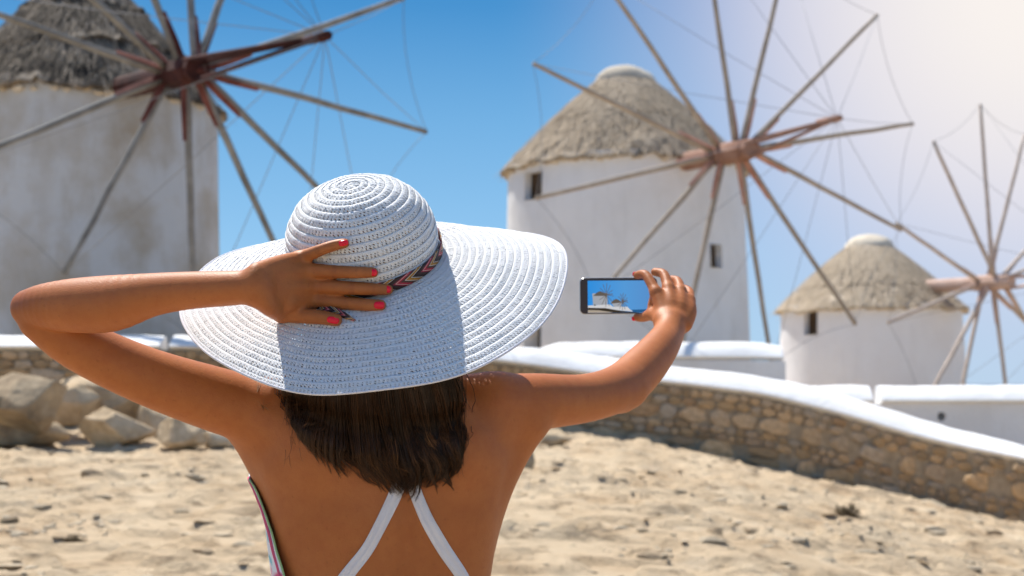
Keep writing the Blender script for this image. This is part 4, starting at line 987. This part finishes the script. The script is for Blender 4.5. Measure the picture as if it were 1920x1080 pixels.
for l in range(170):
    under = l < 60                                   # inner full layer, then loose outer locks
    u = (l/59 if under else hr.random()); u = min(max(u+hr.normal()*.01, 0), 1)
    x0 = 544+u*(850-544); bi_ = u*(len(bot_c)-1); i0 = min(int(bi_), len(bot_c)-2); tx, ty = bot_c[i0]+(bot_c[i0+1]-bot_c[i0])*(bi_-i0)
    ty0 = ty; ty += 6 if not under else -16
    cut = (hr.random()**1.9)*(80 if not under else 30)*(.35+.65*math.sin(math.pi*u)); ty -= cut
    inw = (1 if u < .62 else -1)
    sweep = inw*hr.uniform(2, 20)+hr.normal()*5      # ends bend towards the middle of the back
    bow_ = -inw*hr.uniform(1, 7)*(1 if u < .6 else .6)
    cdl = hr.uniform(-.02, .11)
    dl = (.004 if under else hr.uniform(.008, .020))*(.35+.65*math.sin(math.pi*u))+.003
    tone0 = (.10+.10*hr.random()) if under else (.14+.50*hr.random()**1.5)
    ns = 46 if under else 30; wd_ = 6.5 if under else hr.uniform(2.0, 4.6)
    for s_ in range(ns):
        g = hr.normal(size=2); g = np.clip(g, -2, 2); spx = g[0]*wd_; stray = hr.random() < .10; spx = spx*(2.2 if stray else 1)
        xr = x0+spx*1.5; ang = (xr-696)/190.; root = hp(.076*math.sin(ang*1.25), .083*math.cos(ang*1.1), -.045+.01*hr.normal())
        ex = dl+g[1]*.0016; H_ = ty-725; e_len = hr.random()**2*38
        x1_ = x0+(tx-x0)*.08+spx*1.3; x2_ = x0+(tx-x0)*.35+spx*1.15+bow_*.5; x3_ = x0+(tx-x0)*.72+spx*.9+bow_; x4_ = tx+spx*.5+bow_*.4; dlt = inw*(abs(spx)*.006+cdl); cx5, cy5 = cont(u+dlt); x5_ = cx5+spx*.1+hr.normal()*.8; ty5 = cy5+(ty-ty0)+hr.normal()*2; x4_ = tx+spx*.6-inw*6
        c = [root, cp(x1_, 722, 1.905-.010*math.sin(math.pi*u)-ex*.4), bp(x2_, 725+H_*.36, ex*1.2), bp(x3_, 725+H_*.68, ex*1.05), bp(x4_, 725+H_*.84-e_len*.5, ex*.75), bp(x5_, ty5-e_len*.5, ex*.35+.001)]
        strand(curve3(c, K), hr.uniform(.00034,.00062), tone0+hr.normal()*.06+(.30 if hr.random() < .04 else 0))
for l in range(34):                                  # separate long tips that leave the mass
    u = hr.uniform(.10, 1.0); c0 = cont(u); sw_ = (1 if u < .62 else hr.choice([-1, .8]))*hr.uniform(3, 20); dn = hr.uniform(3, 20); t0_ = .18+.24*hr.random(); bw2 = -np.sign(sw_)*hr.uniform(3, 9); x0 = 546+u*302
    for s_ in range(11):
        g = np.clip(hr.normal(size=2), -2, 2); H_ = c0[1]-725; sx2 = g[0]*2.6
        c = [hp(.076*math.sin((x0-696)/150.), .083*math.cos((x0-696)/175.), -.045), cp(x0+sx2*1.4, 722, 1.890), bp(x0+(c0[0]-x0)*.35+sx2*1.3+bw2*.3, 725+H_*.36, .024+g[1]*.001), bp(x0+(c0[0]-x0)*.72+sx2+bw2, 725+H_*.70, .018), bp(c0[0]+sx2*.6+bw2*.7, c0[1]-8, .010), bp(c0[0]+sw_+sx2*.15, c0[1]+dn+hr.normal()*2, .003)]
        strand(curve3(c, K), hr.uniform(.00038,.0006), t0_+hr.normal()*.06)
for _ in range(420):
    u = hr.random(); bi_ = u*(len(bot_c)-1); i0 = min(int(bi_), len(bot_c)-2); tx, ty = bot_c[i0]+(bot_c[i0+1]-bot_c[i0])*(bi_-i0); ty += hr.uniform(-45, 12)
    x0 = 536+u*320+hr.normal()*8; sw_ = hr.normal()*9+(6 if u < .6 else -2); bw2 = hr.normal()*8; H_ = ty-725
    c = [hp(.076*math.sin((x0-696)/150.), .083*math.cos((x0-696)/175.), -.045), cp(x0, 722, 1.893), bp(x0+(tx-x0)*.35+bw2*.4, 725+H_*.36, .022), bp(x0+(tx-x0)*.7+bw2, 725+H_*.68, .016), bp(tx+bw2*.6, 725+H_*.9, .008), bp(tx+sw_, ty, .002)]
    strand(curve3(c, K), hr.uniform(.0003,.00045), .35+.3*hr.random())
# sparse flyaway hairs and the wisps on the shoulder
for _ in range(60):
    x = hr.choice([hr.uniform(536,560), hr.uniform(855,876), hr.uniform(560,860)]); y1 = hr.uniform(800,905) if 560 < x < 860 else hr.uniform(760,880)
    d = body_d(x, y1) or 1.96; dx = hr.normal()*10
    c = [cp(x-dx*.3, 700, 1.90), cp(x, (700+y1)/2, (body_d(x, (700+y1)/2) or 1.96)-.006), cp(x+dx*.4, y1-15, d-.005), cp(x+dx, y1, d-.003)]; strand(curve3(c, K), .0003, .55)
for cx_, cy_, nn in ((492,762,13),(553,806,6),(482,735,4)):
    for _ in range(nn):
        a = hr.uniform(0, 6.28) if cy_ != 735 else -1.57+hr.normal()*.15; L = hr.uniform(8, 22) if cy_ != 735 else 35; x1_, y1 = cx_+math.cos(a)*L, cy_+math.sin(a)*L*.7
        d0 = body_d(cx_, cy_) or 2.0; d1 = body_d(x1_, y1) or 2.0
        strand(curve3([cp(cx_, cy_, d0-.001), cp((cx_+x1_)/2+2, (cy_+y1)/2, (d0+d1)/2-.003), cp(x1_, y1, d1-.002)], 7), .0003, 1.0)
# scalp cap of hair over the back of the head
cap = []; cf = []
for i in range(13):
    for j in range(25):
        th_ = -2.3+4.6*j/24; v_ = -.085+.125*i/12; rx = math.sqrt(max(.02, 1-(v_/.125)**2)); cap.append(hp(.087*rx*math.sin(th_), .090*rx*math.cos(th_), v_-.012))
for i in range(12):
    for j in range(24): cf.append([i*25+j, i*25+j+1, (i+1)*25+j+1, (i+1)*25+j])
HV.append(np.array(cap)); HF.append(np.array(cf)+off); HT.append(np.full(len(cap), .15)); off += len(cap)
obj('hair', mesh('hair', c2w(np.concatenate(HV))-PO, np.concatenate(HF), M['hair'], True, attrs={'tone':np.clip(np.concatenate(HT),0,1)}), person)

# ---- hat
def m_straw():
    m, t, b = mat('white_straw', (.93,.93,.92), .75, .2)
    tc = t.nodes.new('ShaderNodeTexCoord'); sx = t.nodes.new('ShaderNodeSeparateXYZ'); t.links.new(tc.outputs['UV'], sx.inputs[0])
    def mth(op, a, b_=None, c_=None):
        n = t.nodes.new('ShaderNodeMath'); n.operation = op
        for i, x in enumerate((a, b_, c_)):
            if x is None: continue
            if isinstance(x, (int, float)): n.inputs[i].default_value = x
            else: t.links.new(x, n.inputs[i])
        return n.outputs[0]
    U, V = sx.outputs[0], sx.outputs[1]; vf = mth('FRACT', V)
    nn = nz(t, .9, 2, .5, coord='UV')
    us = mth('ADD', mth('ADD', U, mth('MULTIPLY', vf, 1.3)), mth('MULTIPLY', nn, 1.2))
    x = mth('SUBTRACT', mth('FRACT', us), .5)
    h1 = mth('MULTIPLY', mth('SUBTRACT', vf, .50), 1.0); h2 = mth('SUBTRACT', vf, .80)
    def hole(yc, x_, rx, ry): return mth('ADD', mth('POWER', mth('ABSOLUTE', mth('DIVIDE', x_, rx)), 2.0), mth('POWER', mth('ABSOLUTE', mth('DIVIDE', yc, ry)), 2.0))
    x2 = mth('SUBTRACT', mth('FRACT', mth('ADD', us, .5)), .5)
    hh = mth('MINIMUM', hole(h1, x, .15, .11), hole(h2, x2, .18, .13))
    rn = nz(t, 2.3, 1, .5, coord='UV'); thr = mth('MULTIPLY', mth('SUBTRACT', rn, .34), 3.2)
    open_ = mth('LESS_THAN', hh, thr)
    # knit relief
    w1 = mth('SINE', mth('MULTIPLY', us, 6.2832*2)); w2 = mth('SINE', mth('MULTIPLY', mth('SUBTRACT', mth('MULTIPLY', U, 2.0), mth('MULTIPLY', vf, 3.0)), 6.2832))
    hgt = mth('ADD', mth('MULTIPLY', mth('ADD', w1, w2), .25), mth('MINIMUM', hh, 2.0))
    bp_ = t.nodes.new('ShaderNodeBump'); bp_.inputs['Strength'].default_value = .8; bp_.inputs['Distance'].default_value = .0011; t.links.new(hgt, bp_.inputs['Height']); t.links.new(bp_.outputs[0], b.inputs['Normal'])
    tr = t.nodes.new('ShaderNodeBsdfTranslucent'); tr.inputs['Color'].default_value = (.75,.75,.78,1); mx = t.nodes.new('ShaderNodeMixShader'); mx.inputs[0].default_value = .10
    tp = t.nodes.new('ShaderNodeBsdfTransparent'); mx2 = t.nodes.new('ShaderNodeMixShader'); out = t.nodes['Material Output']
    t.links.new(b.outputs[0], mx.inputs[1]); t.links.new(tr.outputs[0], mx.inputs[2]); t.links.new(open_, mx2.inputs[0]); t.links.new(mx.outputs[0], mx2.inputs[1]); t.links.new(tp.outputs[0], mx2.inputs[2]); t.links.new(mx2.outputs[0], out.inputs['Surface']); return m
M['straw'] = m_straw()
hloc = c2w(HC)[0]; hat = empty('sun_hat', tuple(hloc), 'wide brimmed white straw hat on the head of the woman', 'hat')
for nm, V, Fq, uv in (('crown', crV, crF, crUV), ('brim', brV, brF, brUV)):
    o = obj(nm, mesh(nm, c2w(V)-hloc, Fq, M['straw'], True, uv), hat); md = o.modifiers.new('thick', 'SOLIDIFY'); md.thickness = .0011; md.offset = 0
# rolled edge of the brim
th_ = np.linspace(0, 2*math.pi, 361)[:-1]; q = brim_pt(np.full(360, SB), th_); v, f = tube(np.concatenate([q, q[:1]]), .0017, 8, False)
obj('brim_edge', mesh('brim_edge', c2w(v)-hloc, f, M['strap']), hat)
def m_band():
    m, t, b = mat('patterned_band', (.05,.03,.025), .6, .3)
    tc = t.nodes.new('ShaderNodeTexCoord'); sx = t.nodes.new('ShaderNodeSeparateXYZ'); t.links.new(tc.outputs['UV'], sx.inputs[0])
    def mth(op, a, b_=None):
        n = t.nodes.new('ShaderNodeMath'); n.operation = op
        for i, x in enumerate((a, b_)):
            if x is None: continue
            if isinstance(x, (int, float)): n.inputs[i].default_value = x
            else: t.links.new(x, n.inputs[i])
        return n.outputs[0]
    zz = mth('MULTIPLY', mth('ABSOLUTE', mth('SUBTRACT', sx.outputs[1], .5)), .9)
    ph = mth('FRACT', mth('ADD', sx.outputs[0], zz))
    c = t.nodes.new('ShaderNodeValToRGB'); c.color_ramp.interpolation = 'CONSTANT'; e = c.color_ramp.elements
    st = [(0,(.035,.02,.018)),(.20,(.75,.70,.62)),(.235,(.04,.025,.02)),(.27,(.42,.20,.03)),(.42,(.75,.70,.62)),(.455,(.10,.05,.035)),(.62,(.45,.03,.06)),(.74,(.7,.6,.5)),(.77,(.35,.03,.06)),(.85,(.05,.03,.03))]
    while len(e) < len(st): e.new(.5)
    for k, (p, q) in enumerate(st): e[k].position = p; e[k].color = (*q, 1)
    t.links.new(ph, c.inputs[0]); setc(t, b, c.outputs[0]); return m
M['band'] = m_band()
n = 200; V, uv = [], []; hs = (.003,.009,.015,.0205)
for i in range(n):
    a = 2*math.pi*i/n
    for h_ in hs:
        r_ = np.interp(h_, _h[::-1], _rr[::-1])+.0048; V.append(HC+r_*math.cos(a)*HU+r_*math.sin(a)*.98*HB+h_*HW+.0*HW)
f = []; 
for i in range(n):
    for j in range(3):
        i2 = (i+1) % n; f.append((i*4+j, i2*4+j, i2*4+j+1, i*4+j+1)); u0, u1 = i/n*15, (i+1)/n*15; uv += [(u0,j/3),(u1,j/3),(u1,(j+1)/3),(u0,(j+1)/3)]
o = obj('hat_band', mesh('hat_band', c2w(np.array(V))-hloc, np.array(f), M['band'], True, uv), hat); md = o.modifiers.new('thick', 'SOLIDIFY'); md.thickness = .0012
# loose tail of the band lying on the brim
tp_ = []; 
for i, (x, y) in enumerate([(596,577),(612,579),(630,584),(648,592),(665,601)]):
    wv = (7,7,6.5,5,1)[i]; d1, d2 = hat_d(x, y-wv) or 1.85, hat_d(x, y+wv) or 1.85; d = min(d1, d2, hat_d(x, y) or 2)-.003; tp_.append((cp(x+2, y-wv, d), cp(x-2, y+wv, d-.001)))
V = np.array([q for pr in tp_ for q in pr]); f = np.array([(2*i, 2*i+1, 2*i+3, 2*i+2) for i in range(4)]); uv = [c for i in range(4) for c in ((i*.6,0),(i*.6,1),(i*.6+.6,1),(i*.6+.6,0))]
o = obj('band_tail', mesh('band_tail', c2w(V)-hloc, f, M['band'], True, uv), hat); md = o.modifiers.new('thick', 'SOLIDIFY'); md.thickness = .0012

# ---- smartphone
PD = 2.553; pc0 = cp(1160, 554.5, PD); phl = c2w(pc0)[0]
phone = empty('smartphone', tuple(phl), 'black smartphone held sideways showing windmills on its screen', 'phone')
pw, ph_, pt = 146/F*PD, 69/F*PD, .0078
ax = np.array([1, -.012*-1, .0]); ax = np.array([math.cos(rad(.4)), math.sin(rad(.4)), 0]); ay = np.array([-ax[1], ax[0], 0]); ay = ay*math.cos(rad(3))+np.array([0,0,1])*math.sin(rad(-3)); az = np.cross(ax, ay)
def ph3(x, y, z): return c2w((pc0+x*ax+y*ay+z*az)[None])[0]-phl
def rrect(w_, h_, r_, n=7):
    o = []
    for cx_, cy_, a0 in ((w_/2-r_, h_/2-r_, 0),(-w_/2+r_, h_/2-r_, 90),(-w_/2+r_, -h_/2+r_, 180),(w_/2-r_, -h_/2+r_, 270)):
        for k in range(n): a = rad(a0+90*k/(n-1)); o.append((cx_+r_*math.cos(a), cy_+r_*math.sin(a)))
    return o
def slab(layers):  # (w,h,r,z)
    V, f = [], []; L_ = [rrect(*q[:3]) for q in layers]; n = len(L_[0])
    for q, l in zip(layers, L_): V += [ph3(x, y, q[3]) for x, y in l]
    for k in range(len(layers)-1):
        for j in range(n): f.append((k*n+j, k*n+(j+1)%n, (k+1)*n+(j+1)%n, (k+1)*n+j))
    f += [tuple(range(n))[::-1], tuple(range((len(layers)-1)*n, len(layers)*n))]
    return np.array(V), f
M['phmetal'] = mat('phone_grey_metal', (.42,.41,.41), .3, .6)[0]; M['phmetal'].node_tree.nodes['Principled BSDF'].inputs['Metallic'].default_value = .8
M['phblack'] = mat('phone_black_glass', (.055,.040,.032), .32, .4)[0]
v, f = slab([(pw-.002,ph_-.002,.008,-pt),(pw,ph_,.009,-pt+.0012),(pw,ph_,.009,-.0012),(pw-.0016,ph_-.0016,.0085,0)]); obj('phone_body', mesh('phone_body', v, f, M['phmetal'], False), phone)
v, f = slab([(pw-.002,ph_-.002,.008,0),(pw-.0022,ph_-.0022,.008,.0005)]); obj('front_glass', mesh('front_glass', v, f, M['phblack'], False), phone)
def emis(name, c, s_=1.0):
    m = bpy.data.materials.new(name); m.use_nodes = True; t = m.node_tree; t.nodes.clear(); e = t.nodes.new('ShaderNodeEmission'); e.inputs[0].default_value = (*c, 1); e.inputs[1].default_value = s_; o = t.nodes.new('ShaderNodeOutputMaterial'); t.links.new(e.outputs[0], o.inputs[0]); return m
KX = 1/2**EXPO
SCR = {'sky':emis('screen_sky', tuple(c*KX for c in (.035,.27,.66))),'wall':emis('screen_wall', tuple(c*KX for c in (.36,.38,.42))),'roof':emis('screen_roof', tuple(c*KX for c in (.12,.10,.085))),'dark':emis('screen_dark', tuple(c*KX for c in (.045,.035,.025))),'sand':emis('screen_sand', tuple(c*KX for c in (.40,.34,.27))),'white':emis('screen_white', tuple(c*KX for c in (.62,.62,.64))),'sea':emis('screen_sea', tuple(c*KX for c in (.02,.10,.25)))}
# sky gradient of the screen picture
t = SCR['sky'].node_tree; e = [n_ for n_ in t.nodes if n_.type == 'EMISSION'][0]; tc_ = t.nodes.new('ShaderNodeTexCoord'); sx_ = t.nodes.new('ShaderNodeSeparateXYZ'); t.links.new(tc_.outputs['UV'], sx_.inputs[0])
rp = ramp(t, sx_.outputs[0], [(0,tuple(c*KX for c in (.03,.27,.72))),(.55,tuple(c*KX for c in (.09,.32,.68))),(1,tuple(c*KX for c in (.10,.27,.58)))]); t.links.new(rp, e.inputs[0])
s0 = cp(1102, 526, PD)-pc0; s1 = cp(1226, 586.5, PD)-pc0; sw, sh = s1[0]-s0[0], s0[1]-s1[1]
def sxy(u, v_): return s0[0]+u*sw, s0[1]-v_*sh       # u right, v down, 0..1 in screen
q = [sxy(0,0), sxy(0,1), sxy(1,1), sxy(1,0)]
scr = obj('screen', mesh('screen', [ph3(x, y, .0008) for x, y in q], np.array([(0,1,2,3)]), SCR['sky'], False, uv=[(0,1),(0,0),(1,0),(1,1)]), phone)
def pol(pts, m, z):
    v = [ph3(*sxy((px-283)/(1060-283+0)*(1060-283)/(1116-283), (py-300)/(705-300)), .0008+z) for px, py in pts]; return v, m
shapes = [([(340,460),(350,605),(530,605),(528,455)],'wall'),([(350,492),(395,452),(440,430),(480,450),(532,480),(500,492)],'roof'),([(570,565),(612,635),(708,632),(706,572)],'wall'),([(566,590),(605,545),(640,530),(665,540),(708,568),(690,580)],'roof'),
    ([(283,612),(560,600),(600,630),(780,632),(830,680),(1000,690),(1000,705),(283,640)],'white'),([(835,668),(1116,660),(1116,700),(850,700)],'sea'),([(283,640),(500,645),(700,680),(930,705),(930,712),(283,706)],'dark'),([(283,668),(420,672),(600,700),(560,706),(283,706)],'sand'),([(360,600),(360,615),(380,615),(380,600)],'dark')]
V, Fs, mi, names = [], [], [], list(SCR)
for k, (pts, m) in enumerate(shapes):
    v, m = pol([(x, min(y, 704)) for x, y in pts], m, .0001*(k+1)); b0 = len(V); V += v; Fs.append(tuple(range(b0, b0+len(v)))[::-1]); mi.append(names.index(m))
def sline(cx_, cy_, x, y, w_=3.2):
    d = np.array([x-cx_, y-cy_], float); d /= np.linalg.norm(d); n_ = np.array([-d[1], d[0]])*w_
    v, m = pol([(cx_+n_[0], cy_+n_[1]), (x+n_[0], y+n_[1]), (x-n_[0], y-n_[1]), (cx_-n_[0], cy_-n_[1])], 'roof', .0013); b0 = len(V); V.extend(v); Fs.append(tuple(range(b0, b0+4))); mi.append(names.index('roof'))
for hx, hy, R_ in ((515,480,150),(722,565,110)):
    for k in range(12): a = k*math.pi/6+.1; sline(hx, hy, hx+R_*.62*math.cos(a), max(hy+R_*math.sin(a), 304))
    sline(hx, hy, hx+R_*.55, hy-12, 5)
obj('screen_picture', mesh('screen_picture', V, Fs, [SCR[k] for k in names], False, fm=mi), scr)
